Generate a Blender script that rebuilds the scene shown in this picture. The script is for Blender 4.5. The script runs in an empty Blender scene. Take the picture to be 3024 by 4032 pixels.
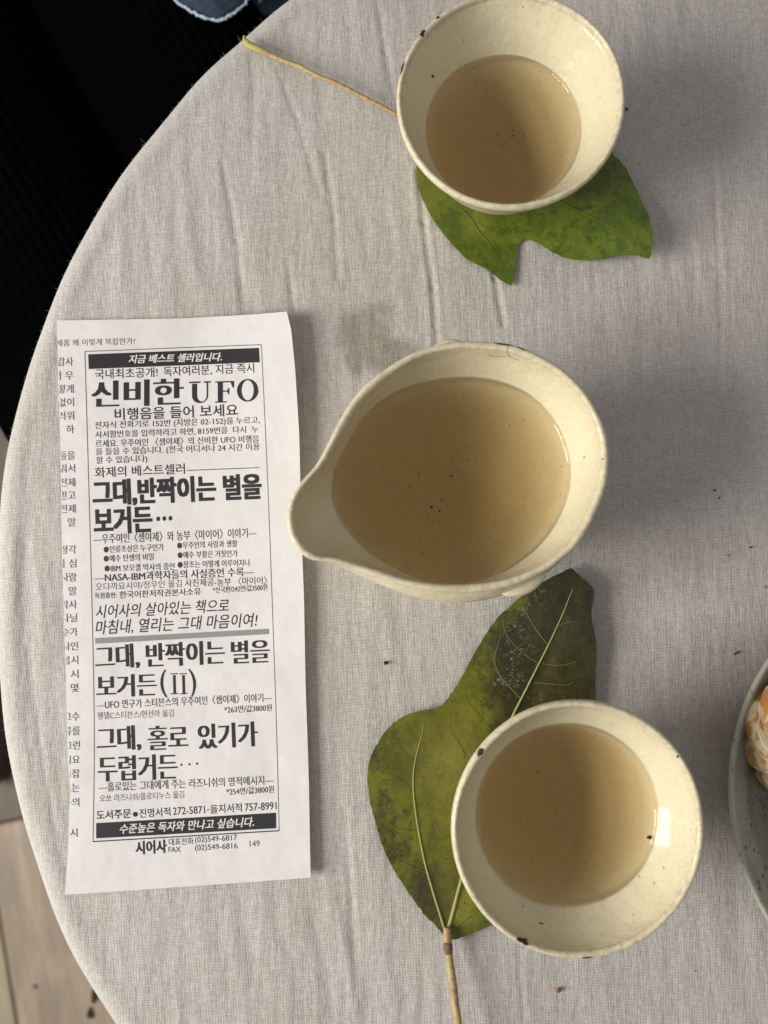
import bpy, bmesh, math, random
import numpy as np
from mathutils import Vector, Matrix, geometry
from mathutils.bvhtree import BVHTree

random.seed(7)
MM = 0.001
TABLE = 0.70                      # height of the table top above the floor
C = bpy.context.scene.collection
sc = bpy.context.scene

# ------------------------------------------------------------------ camera
FPX = 3027.6                      # focal length in photo pixels (3024 wide)
CAMH = 0.300                      # above the table
_d = np.array([(1458 - 1512) / FPX, -(2278 - 2016) / FPX, -1.0]); _d /= np.linalg.norm(_d)
_ez = -_d
_ex = np.array([1.0, 0, 0]) - _ez * _ez[0]; _ex /= np.linalg.norm(_ex)
_ey = np.cross(_ez, _ex)
ROT = np.array([_ex, _ey, _ez])   # camera -> world
CAMP = np.array([0.0, 0.0, TABLE + CAMH])
cam_d = bpy.data.cameras.new("camera")
cam = bpy.data.objects.new("camera", cam_d); C.objects.link(cam)
cam_d.sensor_fit = 'HORIZONTAL'; cam_d.sensor_width = 36.0
cam_d.lens = 36.0 * FPX / 3024.0
cam_d.clip_start = 0.01; cam_d.clip_end = 50
M4 = Matrix([[*ROT[0], 0], [*ROT[1], 0], [*ROT[2], CAMP[2]], [0, 0, 0, 1]])
cam.matrix_world = M4
cam_d.dof.use_dof = True
cam_d.dof.focus_distance = 0.292
cam_d.dof.aperture_fstop = cam_d.lens / 3.0    # 3 mm entrance pupil, as on a phone
sc.camera = cam

# ------------------------------------------------------------------ world and window light
w = bpy.data.worlds.new("World"); sc.world = w; w.use_nodes = True
w.node_tree.nodes['Background'].inputs[0].default_value = (0.97, 0.96, 1.0, 1)
w.node_tree.nodes['Background'].inputs[1].default_value = 0.32
WIN_AZ, WIN_EL, WIN_D = math.radians(191), math.radians(28), 1.15
def window_pane(u, v, su, sv, watt):
    dirv = Vector((math.cos(WIN_AZ) * math.cos(WIN_EL), math.sin(WIN_AZ) * math.cos(WIN_EL), math.sin(WIN_EL)))
    c = Vector((0, 0, TABLE)) + dirv * WIN_D
    zax = dirv
    xax = Vector((-math.sin(WIN_AZ), math.cos(WIN_AZ), 0))
    yax = zax.cross(xax)
    ld = bpy.data.lights.new("window_light", 'AREA'); ld.shape = 'RECTANGLE'
    ld.size = su; ld.size_y = sv; ld.energy = watt; ld.color = (1.0, 0.975, 0.93)
    lo = bpy.data.objects.new("window_light", ld); C.objects.link(lo)
    m = Matrix.Identity(4)
    for i in range(3):
        m[i][0] = xax[i]; m[i][1] = yax[i]; m[i][2] = zax[i]
        m[i][3] = c[i] + xax[i] * u + yax[i] * v
    lo.matrix_world = m
for u in (-0.14, 0.14):
    for v in (-0.20, 0.0, 0.20):
        window_pane(u, v, 0.25, 0.17, 3.25)
vs = sc.view_settings
vs.view_transform = 'Standard'; vs.look = 'None'; vs.exposure = 0; vs.gamma = 1; vs.use_curve_mapping = False

# ------------------------------------------------------------------ helpers
def P(px, py, zmm=0.0):
    """photo pixel -> the point of the place at zmm above the table"""
    v = ROT @ np.array([(px - 1512) / FPX, -(py - 2016) / FPX, -1.0])
    t = (zmm * MM - CAMH) / v[2]
    return Vector((v[0] * t, v[1] * t, TABLE + zmm * MM))
def PA(pts, z):
    pts = np.asarray(pts, float); z = np.broadcast_to(np.asarray(z, float), (len(pts),))
    v = np.stack([(pts[:, 0] - 1512) / FPX, -(pts[:, 1] - 2016) / FPX, -np.ones(len(pts))], 1) @ ROT.T
    t = (z * MM - CAMH) / v[:, 2]
    return np.stack([v[:, 0] * t, v[:, 1] * t, TABLE + z * MM], 1)
def PZ(pts, zfn):
    z = np.ones(len(pts))
    for _ in range(5):
        q = PA(pts, z); z = zfn(q[:, 0], q[:, 1])
    return PA(pts, z)

_T = np.random.RandomState(11).rand(256, 256)
def vn(x, y, s=0):
    x = np.asarray(x, float) + s * 17.3; y = np.asarray(y, float) + s * 9.1
    xi = np.floor(x).astype(int); yi = np.floor(y).astype(int)
    fx = x - xi; fy = y - yi
    fx = fx * fx * (3 - 2 * fx); fy = fy * fy * (3 - 2 * fy)
    a = _T[xi & 255, yi & 255]; b = _T[(xi + 1) & 255, yi & 255]
    c = _T[xi & 255, (yi + 1) & 255]; d = _T[(xi + 1) & 255, (yi + 1) & 255]
    return (a * (1 - fx) + b * fx) * (1 - fy) + (c * (1 - fx) + d * fx) * fy - 0.5
def sstep(a, b, x):
    t = np.clip((x - a) / (b - a), 0, 1); return t * t * (3 - 2 * t)

def mesh_obj(name, verts, faces, mat, parent=None, smooth=True, origin=None):
    me = bpy.data.meshes.new(name)
    if origin is None: origin = Vector((0, 0, 0))
    if isinstance(verts, np.ndarray):
        verts = (verts - np.array(origin)).tolist()
    else:
        verts = [tuple(Vector(v) - origin) for v in verts]
    me.from_pydata(verts, [], faces if isinstance(faces, list) else faces.tolist())
    me.materials.append(mat)
    if smooth: me.polygons.foreach_set("use_smooth", [True] * len(me.polygons))
    me.update()
    o = bpy.data.objects.new(name, me); C.objects.link(o)
    if parent is not None:
        o.parent = parent
        pl = Vector(parent.location)
        if parent.parent is not None: pl += parent.parent.location
        o.location = Vector(origin) - pl
    else:
        o.location = origin
    return o
def tag(o, label=None, cat=None, group=None, kind=None):
    if label: o['label'] = label
    if cat: o['category'] = cat
    if group: o['group'] = group
    if kind: o['kind'] = kind
    return o
def empty(name, loc, label=None, cat=None, group=None, kind=None):
    o = bpy.data.objects.new(name, None); C.objects.link(o); o.location = loc
    o.empty_display_size = 0.02
    return tag(o, label, cat, group, kind)

def catmull(pts, n=8, closed=False):
    pts = [np.array(p, float) for p in pts]; out = []
    m = len(pts)
    rng = range(m if closed else m - 1)
    for i in rng:
        if closed:
            a, b, c, d = pts[(i - 1) % m], pts[i], pts[(i + 1) % m], pts[(i + 2) % m]
        else:
            a, b, c, d = pts[max(i - 1, 0)], pts[i], pts[i + 1], pts[min(i + 2, m - 1)]
        for k in range(n):
            t = k / n
            out.append(0.5 * ((2 * b) + (c - a) * t + (2 * a - 5 * b + 4 * c - d) * t * t + (3 * b - a - 3 * c + d) * t ** 3))
    if not closed: out.append(pts[-1])
    return np.array(out)

def tube(name, path, radii, mat, parent=None, seg=10, flat=1.0, ridge=0.0, ribs=0):
    path = np.asarray(path, float); n = len(path)
    radii = np.broadcast_to(np.asarray(radii, float), (n,))
    verts = []; prev = None
    for i in range(n):
        t = path[min(i + 1, n - 1)] - path[max(i - 1, 0)]; t /= np.linalg.norm(t) + 1e-12
        up = np.array([0, 0, 1.0])
        if abs(t[2]) > 0.93 and prev is not None: up = prev
        s = np.cross(t, up); s /= np.linalg.norm(s) + 1e-12
        u = np.cross(s, t); prev = u
        for k in range(seg):
            a = 2 * math.pi * k / seg
            r = radii[i] * (1 + ridge * math.cos(a * ribs))
            verts.append(path[i] + s * math.cos(a) * r + u * math.sin(a) * r * flat)
    faces = []
    for i in range(n - 1):
        for k in range(seg):
            k2 = (k + 1) % seg
            faces.append((i * seg + k, i * seg + k2, (i + 1) * seg + k2, (i + 1) * seg + k))
    faces.append(tuple(range(seg))[::-1]); faces.append(tuple((n - 1) * seg + k for k in range(seg)))
    return mesh_obj(name, np.array(verts), faces, mat, parent)

# ------------------------------------------------------------------ materials
class NT:
    def __init__(s, name):
        s.m = bpy.data.materials.new(name); s.m.use_nodes = True
        s.t = s.m.node_tree; s.n = s.t.nodes
        s.b = s.n['Principled BSDF']; s.out = s.n['Material Output']
    def node(s, typ, **kw):
        n = s.n.new(typ)
        for k, v in kw.items():
            if k.startswith('_'): setattr(n, k[1:], v)
            else: n.inputs[int(k[1:]) if k[0] == 'i' and k[1:].isdigit() else k].default_value = v
        return n
    def link(s, a, b): s.t.links.new(a, b)
    def coords(s, scale=(1, 1, 1), rot=(0, 0, 0)):
        tc = s.n.new('ShaderNodeTexCoord'); mp = s.n.new('ShaderNodeMapping')
        mp.inputs['Scale'].default_value = scale; mp.inputs['Rotation'].default_value = rot
        s.link(tc.outputs['Object'], mp.inputs['Vector']); return mp.outputs['Vector']
    def noise(s, vec, scale, detail=4, rough=0.55, dist=0.0):
        n = s.n.new('ShaderNodeTexNoise'); n.inputs['Scale'].default_value = scale
        n.inputs['Detail'].default_value = detail; n.inputs['Roughness'].default_value = rough
        n.inputs['Distortion'].default_value = dist
        if vec is not None: s.link(vec, n.inputs['Vector'])
        return n.outputs['Fac']
    def ramp(s, fac, stops, interp='LINEAR'):
        r = s.n.new('ShaderNodeValToRGB'); r.color_ramp.interpolation = interp
        e = r.color_ramp.elements
        while len(e) < len(stops): e.new(0.5)
        for i, (p, c) in enumerate(stops):
            e[i].position = p; e[i].color = (*c, 1) if len(c) == 3 else c
        s.link(fac, r.inputs[0]); return r.outputs[0]
    def math(s, op, a, b=None, clamp=False):
        n = s.n.new('ShaderNodeMath'); n.operation = op; n.use_clamp = clamp
        for i, x in enumerate((a, b)):
            if x is None: continue
            if isinstance(x, (int, float)): n.inputs[i].default_value = x
            else: s.link(x, n.inputs[i])
        return n.outputs[0]
    def mix(s, fac, a, b, mode='MIX'):
        n = s.n.new('ShaderNodeMix'); n.data_type = 'RGBA'; n.blend_type = mode
        for i, x in ((0, fac), (6, a), (7, b)):
            if isinstance(x, (int, float)): n.inputs[i].default_value = x
            elif isinstance(x, tuple): n.inputs[i].default_value = (*x, 1) if len(x) == 3 else x
            else: s.link(x, n.inputs[i])
        return n.outputs[2]
    def bump(s, h, strength, dist, prev=None):
        n = s.n.new('ShaderNodeBump'); n.inputs['Strength'].default_value = strength
        n.inputs['Distance'].default_value = dist; s.link(h, n.inputs['Height'])
        if prev is not None: s.link(prev, n.inputs['Normal'])
        return n.outputs['Normal']
    def attr(s, name):
        n = s.n.new('ShaderNodeAttribute'); n.attribute_name = name; return n.outputs['Fac']
    def col(s, c):
        if isinstance(c, tuple): s.b.inputs['Base Color'].default_value = (*c, 1)
        else: s.link(c, s.b.inputs['Base Color'])
        return s
    def rough(s, r):
        if isinstance(r, (int, float)): s.b.inputs['Roughness'].default_value = r
        else: s.link(r, s.b.inputs['Roughness'])
        return s
    def normal(s, n): s.link(n, s.b.inputs['Normal']); return s

def mat_linen():
    s = NT("linen")
    v = s.coords()
    warp = s.noise(v, 90, 3, 0.6)
    vx = s.coords((1, 0.24, 1), (0, 0, math.radians(2)))
    vy = s.coords((0.24, 1, 1), (0, 0, math.radians(2)))
    nx = s.noise(vx, 1600, 2, 0.6); ny = s.noise(vy, 1600, 2, 0.6)
    nxc = s.noise(vx, 520, 2, 0.6); nyc = s.noise(vy, 420, 2, 0.6)
    # woven threads: two crossed sine waves with 0.58 mm pitch, wobbling with the noise
    def thread(rot, k):
        w = s.n.new('ShaderNodeTexWave'); w.wave_type = 'BANDS'; w.bands_direction = 'X' if k == 0 else 'Y'
        w.inputs['Scale'].default_value = 545; w.inputs['Distortion'].default_value = 3.0
        w.inputs['Detail'].default_value = 2; w.inputs['Detail Scale'].default_value = 0.4
        s.link(s.coords((1, 1, 1), (0, 0, rot)), w.inputs['Vector']); return w.outputs['Fac']
    tx = thread(math.radians(1.5), 0); ty = thread(math.radians(3), 1)
    h = s.math('MAXIMUM', s.math('MULTIPLY', tx, 0.92), ty)
    grain = s.math('ADD', s.math('MULTIPLY', nx, 0.5), s.math('MULTIPLY', ny, 0.5))
    grain2 = s.math('ADD', s.math('MULTIPLY', nxc, 0.5), s.math('MULTIPLY', nyc, 0.5))
    tot = s.math('ADD', s.math('MULTIPLY', grain, 0.60), s.math('ADD', s.math('MULTIPLY', grain2, 0.12), s.math('MULTIPLY', h, 0.43)))
    c = s.ramp(tot, [(0.34, (0.235, 0.210, 0.182)), (0.65, (0.515, 0.478, 0.430)), (0.97, (0.80, 0.77, 0.725))])
    blot = s.noise(v, 14, 4, 0.6)
    c = s.mix(s.math('MULTIPLY', s.math('SUBTRACT', blot, 0.45, True), 1.1, True), c, (0.80, 0.73, 0.64), 'MULTIPLY')
    st = s.attr('stain')
    edge = s.noise(v, 160, 4, 0.6)
    stm = s.math('MULTIPLY', s.math('SUBTRACT', s.math('ADD', st, s.math('MULTIPLY', edge, 0.6)), 0.5, True), 2.0, True)
    c = s.mix(s.math('MULTIPLY', stm, 0.85), c, (0.62, 0.575, 0.51), 'MULTIPLY')
    s.col(c).rough(0.92)
    n1 = s.bump(s.noise(s.coords((1, 0.22, 1), (0, 0, math.radians(-5))), 190, 5, 0.62), 0.6, 0.0013)
    n2 = s.bump(tot, 0.6, 0.0004, n1)
    s.normal(n2)
    s.b.inputs['Sheen Weight'].default_value = 0.15
    s.b.inputs['Specular IOR Level'].default_value = 0.15
    return s.m

def mat_paper():
    s = NT("newsprint_paper"); v = s.coords()
    n = s.noise(v, 60, 5, 0.6)
    c = s.ramp(n, [(0.3, (0.655, 0.625, 0.595)), (0.7, (0.715, 0.685, 0.66))])
    f = s.noise(s.coords((1, 1, 1)), 1400, 3, 0.7)
    c = s.mix(0.18, c, s.ramp(f, [(0.3, (0.66, 0.64, 0.61)), (0.6, (0.85, 0.83, 0.80))]))
    s.col(c).rough(0.75)
    s.normal(s.bump(s.noise(v, 35, 3, 0.5), 0.35, 0.004))
    return s.m
def mat_flat(name, c, r=0.6, spec=0.3, nz=0.0):
    s = NT(name)
    if nz:
        f = s.noise(s.coords(), 700, 3)
        s.col(s.mix(f, tuple(x * (1 - nz) for x in c), tuple(min(1, x * (1 + nz)) for x in c)))
    else: s.col(c)
    s.rough(r); s.b.inputs['Specular IOR Level'].default_value = spec
    return s.m
def mat_glaze(name, base, warm, seed=0.0):
    s = NT(name); v = s.coords()
    n = s.noise(v, 45, 5, 0.6)
    c = s.mix(n, base, warm)
    fine = s.noise(v, 900, 3, 0.6)
    c = s.mix(s.ramp(fine, [(0.42, (1, 1, 1)), (0.7, (0, 0, 0))]), s.mix(0.3, c, (0.60, 0.50, 0.30)), c)
    cz = s.n.new('ShaderNodeTexVoronoi'); cz.feature = 'DISTANCE_TO_EDGE'; cz.inputs['Scale'].default_value = 260; s.link(v, cz.inputs['Vector'])
    c = s.mix(s.math('MULTIPLY', s.math('LESS_THAN', cz.outputs['Distance'], 0.035), 0.10), c, (0.35, 0.26, 0.14))
    sp = s.n.new('ShaderNodeTexVoronoi'); sp.inputs['Scale'].default_value = 230; s.link(v, sp.inputs['Vector'])
    keep = s.noise(v, 190, 1)
    spot = s.math('MULTIPLY', s.math('LESS_THAN', sp.outputs['Distance'], 0.10), s.math('GREATER_THAN', keep, 0.6))
    c = s.mix(s.math('MULTIPLY', spot, 0.6), c, (0.22, 0.16, 0.09))
    # rim wear: thin glaze shows the greyish brown clay
    rw = s.attr('rim'); rn = s.noise(v, 520, 4, 0.7)
    rwm = s.math('MULTIPLY', rw, s.math('MULTIPLY', s.math('SUBTRACT', rn, 0.43, True), 5.0, True))
    c = s.mix(s.math('MULTIPLY', rwm, 0.55), c, (0.42, 0.34, 0.27))
    s.col(c)
    s.rough(s.ramp(s.noise(v, 120, 3), [(0.3, (0.16,) * 3), (0.7, (0.30,) * 3)]))
    s.normal(s.bump(s.noise(v, 110, 3, 0.5), 0.30, 0.0026))
    dry = s.attr('dry')      # wetted glaze under tea has next to no reflection of its own
    s.link(s.math('MULTIPLY', dry, 0.30), s.b.inputs['Coat Weight']); s.b.inputs['Coat Roughness'].default_value = 0.03
    s.link(s.math('MULTIPLY', dry, 0.10), s.b.inputs['Specular IOR Level'])
    return s.m
def mat_tea():
    s = NT("tea_liquid"); s.n.remove(s.b)
    tr = s.node('ShaderNodeBsdfTransparent'); tr.inputs[0].default_value = (0.955, 0.93, 0.885, 1); gl = s.node('ShaderNodeBsdfGlossy'); gl.inputs['Roughness'].default_value = 0.02
    fr = s.node('ShaderNodeFresnel'); fr.inputs['IOR'].default_value = 1.33
    mx = s.node('ShaderNodeMixShader')
    geo = s.node('ShaderNodeNewGeometry')
    f2 = s.math('MULTIPLY', fr.outputs[0], s.math('SUBTRACT', 1.0, geo.outputs['Backfacing']))
    s.link(f2, mx.inputs[0]); s.link(tr.outputs[0], mx.inputs[1]); s.link(gl.outputs[0], mx.inputs[2])
    s.link(mx.outputs[0], s.out.inputs['Surface'])
    va = s.node('ShaderNodeVolumeAbsorption'); va.inputs['Color'].default_value = (0.755, 0.54, 0.13, 1); va.inputs['Density'].default_value = 12
    s.link(va.outputs[0], s.out.inputs['Volume'])
    return s.m
def mat_leaf(name, a, b, dark, brown, glossy=0.42):
    s = NT(name); v = s.coords()
    n1 = s.noise(v, 70, 5, 0.65, 0.3); n2 = s.noise(v, 260, 5, 0.7)
    c = s.mix(s.ramp(n1, [(0.40, (0,) * 3), (0.60, (1,) * 3)]), a, b)
    c = s.mix(s.math('MULTIPLY', s.math('SUBTRACT', n2, 0.48, True), 5.0, True), c, dark)
    br = s.attr('brown')
    bm = s.math('MULTIPLY', s.math('SUBTRACT', s.math('ADD', br, s.math('MULTIPLY', s.noise(v, 130, 5, 0.7), 0.8)), 0.62, True), 3.0, True)
    c = s.mix(s.math('MULTIPLY', bm, 0.85), c, brown)
    ye = s.attr('yellow')
    c = s.mix(s.math('MULTIPLY', s.math('MULTIPLY', ye, s.math('ADD', n2, 0.2)), 0.9, True), c, (0.28, 0.25, 0.02))
    # fine reticulate veins
    vo = s.n.new('ShaderNodeTexVoronoi'); vo.feature = 'DISTANCE_TO_EDGE'; vo.inputs['Scale'].default_value = 240; s.link(v, vo.inputs['Vector'])
    vein = s.math('LESS_THAN', vo.outputs['Distance'], 0.05)
    c = s.mix(s.math('MULTIPLY', vein, 0.035), c, (0.30, 0.33, 0.08))
    # dark specks
    vs_ = s.n.new('ShaderNodeTexVoronoi'); vs_.inputs['Scale'].default_value = 420; s.link(v, vs_.inputs['Vector'])
    spk = s.math('MULTIPLY', s.math('LESS_THAN', vs_.outputs['Distance'], 0.16), s.math('GREATER_THAN', s.noise(v, 170, 3), 0.56))
    c = s.mix(s.math('MULTIPLY', spk, 0.75), c, (0.025, 0.025, 0.012))
    # pale crust marks
    cr = s.attr('crust')
    cn = s.noise(v, 900, 3, 0.6, 1.5)
    crm = s.math('MULTIPLY', s.math('MULTIPLY', cr, s.math('GREATER_THAN', s.noise(v, 330, 3, 0.6), 0.50)), s.math('MULTIPLY', s.math('SUBTRACT', cn, 0.56, True), 14.0, True))
    c = s.mix(s.math('MULTIPLY', crm, 0.5), c, (0.50, 0.49, 0.45))
    s.col(c).rough(glossy)
    nb = s.bump(s.noise(v, 300, 4, 0.6), 0.35, 0.0008)
    s.normal(s.bump(vein, 0.08, 0.0002, nb))
    return s.m
def mat_wood(name, a, b, d):
    s = NT(name); v = s.coords((14, 1.3, 1))
    n = s.noise(v, 5.0, 6, 0.62, 0.8); n2 = s.noise(s.coords((45, 2.2, 1)), 4.5, 4, 0.6)
    c = s.mix(s.ramp(n, [(0.42, (0,) * 3), (0.68, (1,) * 3)]), a, b)
    c = s.mix(s.math('MULTIPLY', n2, 0.6), c, d)
    big = s.noise(s.coords((5, 2.0, 1)), 3.2, 4, 0.6, 0.5)
    c = s.mix(s.ramp(big, [(0.40, (0,) * 3), (0.62, (0.75,) * 3)]), c, d)
    s.col(c).rough(0.5); s.normal(s.bump(n2, 0.3, 0.001))
    return s.m

LINEN = mat_linen(); PAPER = mat_paper()
INK = mat_flat("black_ink", (0.022, 0.019, 0.022), 0.5, 0.4, 0.3)
INKS = mat_flat("thin_ink", (0.045, 0.04, 0.042), 0.6, 0.3, 0.3)
INK2 = mat_flat("grey_ink", (0.11, 0.10, 0.10), 0.6, 0.3, 0.2)
INK3 = mat_flat("bar_ink", (0.27, 0.26, 0.255), 0.6, 0.3, 0.15)
WHITEINK = mat_flat("unprinted_white", (0.68, 0.655, 0.63), 0.75, 0.2)
GLAZE_A = mat_glaze("cream_glaze", (0.70, 0.635, 0.44), (0.665, 0.595, 0.395))
TEA = mat_tea()
CHIP = mat_flat("bare_clay_chip", (0.040, 0.020, 0.016), 0.7, 0.3, 0.6)
SPECK = mat_flat("tea_dust", (0.045, 0.022, 0.008), 0.6, 0.3)
CRUMB = mat_flat("dark_crumb", (0.022, 0.014, 0.010), 0.7, 0.3, 0.5)
CRUMB2 = mat_flat("brown_crumb", (0.20, 0.08, 0.03), 0.6, 0.3, 0.5)
LEAF1 = mat_leaf("fresh_leaf", (0.074, 0.110, 0.007), (0.135, 0.175, 0.010), (0.045, 0.072, 0.006), (0.03, 0.04, 0.02), 0.5)
LEAF2 = mat_leaf("browning_leaf", (0.080, 0.090, 0.008), (0.160, 0.160, 0.011), (0.050, 0.047, 0.012), (0.020, 0.017, 0.010), 0.30)
VEINM = mat_flat("pale_vein", (0.34, 0.31, 0.11), 0.5, 0.3, 0.25)
VEIN2 = mat_flat("green_vein", (0.14, 0.15, 0.04), 0.5, 0.3, 0.25)
VEIN3 = mat_flat("faint_vein", (0.11, 0.14, 0.015), 0.5, 0.3, 0.25)

# ------------------------------------------------------------------ table outline from the photo
EDGE = [(1138, 0), (1032, 83), (964, 154), (829, 264), (738, 362), (663, 460), (542, 603), (452, 723), (377, 851), (316, 957),
        (249, 1085), (185, 1250), (130, 1400), (95, 1508), (65, 1625), (35, 1739), (14, 1861), (1, 2000), (-7, 2200), (-9, 2400),
        (-4, 2600), (3, 2700), (14, 2850), (36, 2989), (66, 3122), (98, 3254), (145, 3393), (193, 3543), (253, 3694), (325, 3832), (386, 3923), (458, 4032)]
E = PA(EDGE, -3.2)[:, :2]
A_ = np.c_[2 * E, np.ones(len(E))]; sol = np.linalg.lstsq(A_, (E ** 2).sum(1), rcond=None)[0]
TC = np.array([sol[0], sol[1]]); TR = math.sqrt(sol[2] + (TC ** 2).sum())
print("TABLE centre", TC, "radius", TR)
eth = np.arctan2(E[:, 1] - TC[1], E[:, 0] - TC[0]) % (2 * math.pi)
er = np.hypot(E[:, 0] - TC[0], E[:, 1] - TC[1]) + 0.0008; TR += 0.0008
o_ = np.argsort(eth); eth = eth[o_]; er = er[o_]
print("edge r range", er.min(), er.max(), "theta", np.degrees(eth[[0, -1]]))
th_pad = np.r_[eth[0] - 0.35, eth, eth[-1] + 0.35]; r_pad = np.r_[TR, er, TR]
def table_r(th):
    th = np.mod(th, 2 * math.pi)
    r = np.interp(th, th_pad, r_pad, left=TR, right=TR)
    k = np.array([0.0, -0.03, 0.03, -0.06, 0.06])
    return sum(np.interp(np.mod(th + kk, 2 * math.pi), th_pad, r_pad, left=TR, right=TR) for kk in (-0.03, -0.015, 0, 0.015, 0.03)) / 5

CREASES = [([(905, 370), (915, 480), (935, 620), (945, 745)], 0.5), ([(1058, 500), (1070, 600), (1088, 700)], 0.45),
           ([(815, 0), (832, 110), (850, 200)], 0.3), ([(480, 350), (512, 520), (528, 690)], 0.35), ([(700, 330), (722, 470), (730, 600)], 0.3),
           ([(1385, 860), (1395, 1000), (1400, 1150)], 0.25), ([(620, 560), (640, 700), (650, 820)], 0.3), ([(1180, 1320), (1190, 1480)], 0.2),
           ([(560, 60), (640, 250), (690, 420)], 0.2), ([(1540, 300), (1560, 700), (1550, 1000)], 0.2), ([(745, 1750), (760, 1950), (770, 2150)], 0.25),
           ([(60, 1400), (85, 1600), (120, 1800)], 0.25), ([(1120, 2050), (1130, 2200)], 0.25)]
CR = [(PA(np.array(c) * 1.8228, 0)[:, :2], a) for c, a in CREASES]
def cloth_h(x, y):
    """height in metres of the cloth surface"""
    a = math.radians(7)
    xr = x * math.cos(a) + y * math.sin(a); yr = -x * math.sin(a) + y * math.cos(a)
    w_ = vn(x * 28, y * 28, 3) * 0.8
    h = vn(xr * 120 + w_, yr * 16, 1) * 0.50 + vn(xr * 215 + w_ * 2, yr * 34, 2) * 0.40 + vn(xr * 45, yr * 12, 4) * 0.6
    h += vn(x * 330, y * 90, 7) * 0.10 + vn(x * 240, y * 240, 8) * 0.08
    amp = 0.50 + 0.50 * sstep(0.05, -0.06, x)
    amp = amp * (0.75 + 0.9 * (vn(x * 20, y * 20, 9) + 0.5))
    h = h * amp
    for c, k in CR:
        for i in range(len(c) - 1):
            p, q = c[i], c[i + 1]; d = q - p; L = (d ** 2).sum()
            t = ((x - p[0]) * d[0] + (y - p[1]) * d[1]) / L
            tc = np.clip(t, 0, 1)
            side = ((x - p[0]) * d[1] - (y - p[1]) * d[0]) / math.sqrt(L)
            dist = np.hypot(x - p[0] - tc * d[0], y - p[1] - tc * d[1]) 
            env = np.exp(-(dist / 0.0014) ** 2)
            h += -k * env * 0.9 + 0.3 * k * np.exp(-((dist - 0.0022) / 0.0014) ** 2)
    return (h - 0.3) * MM

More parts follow.
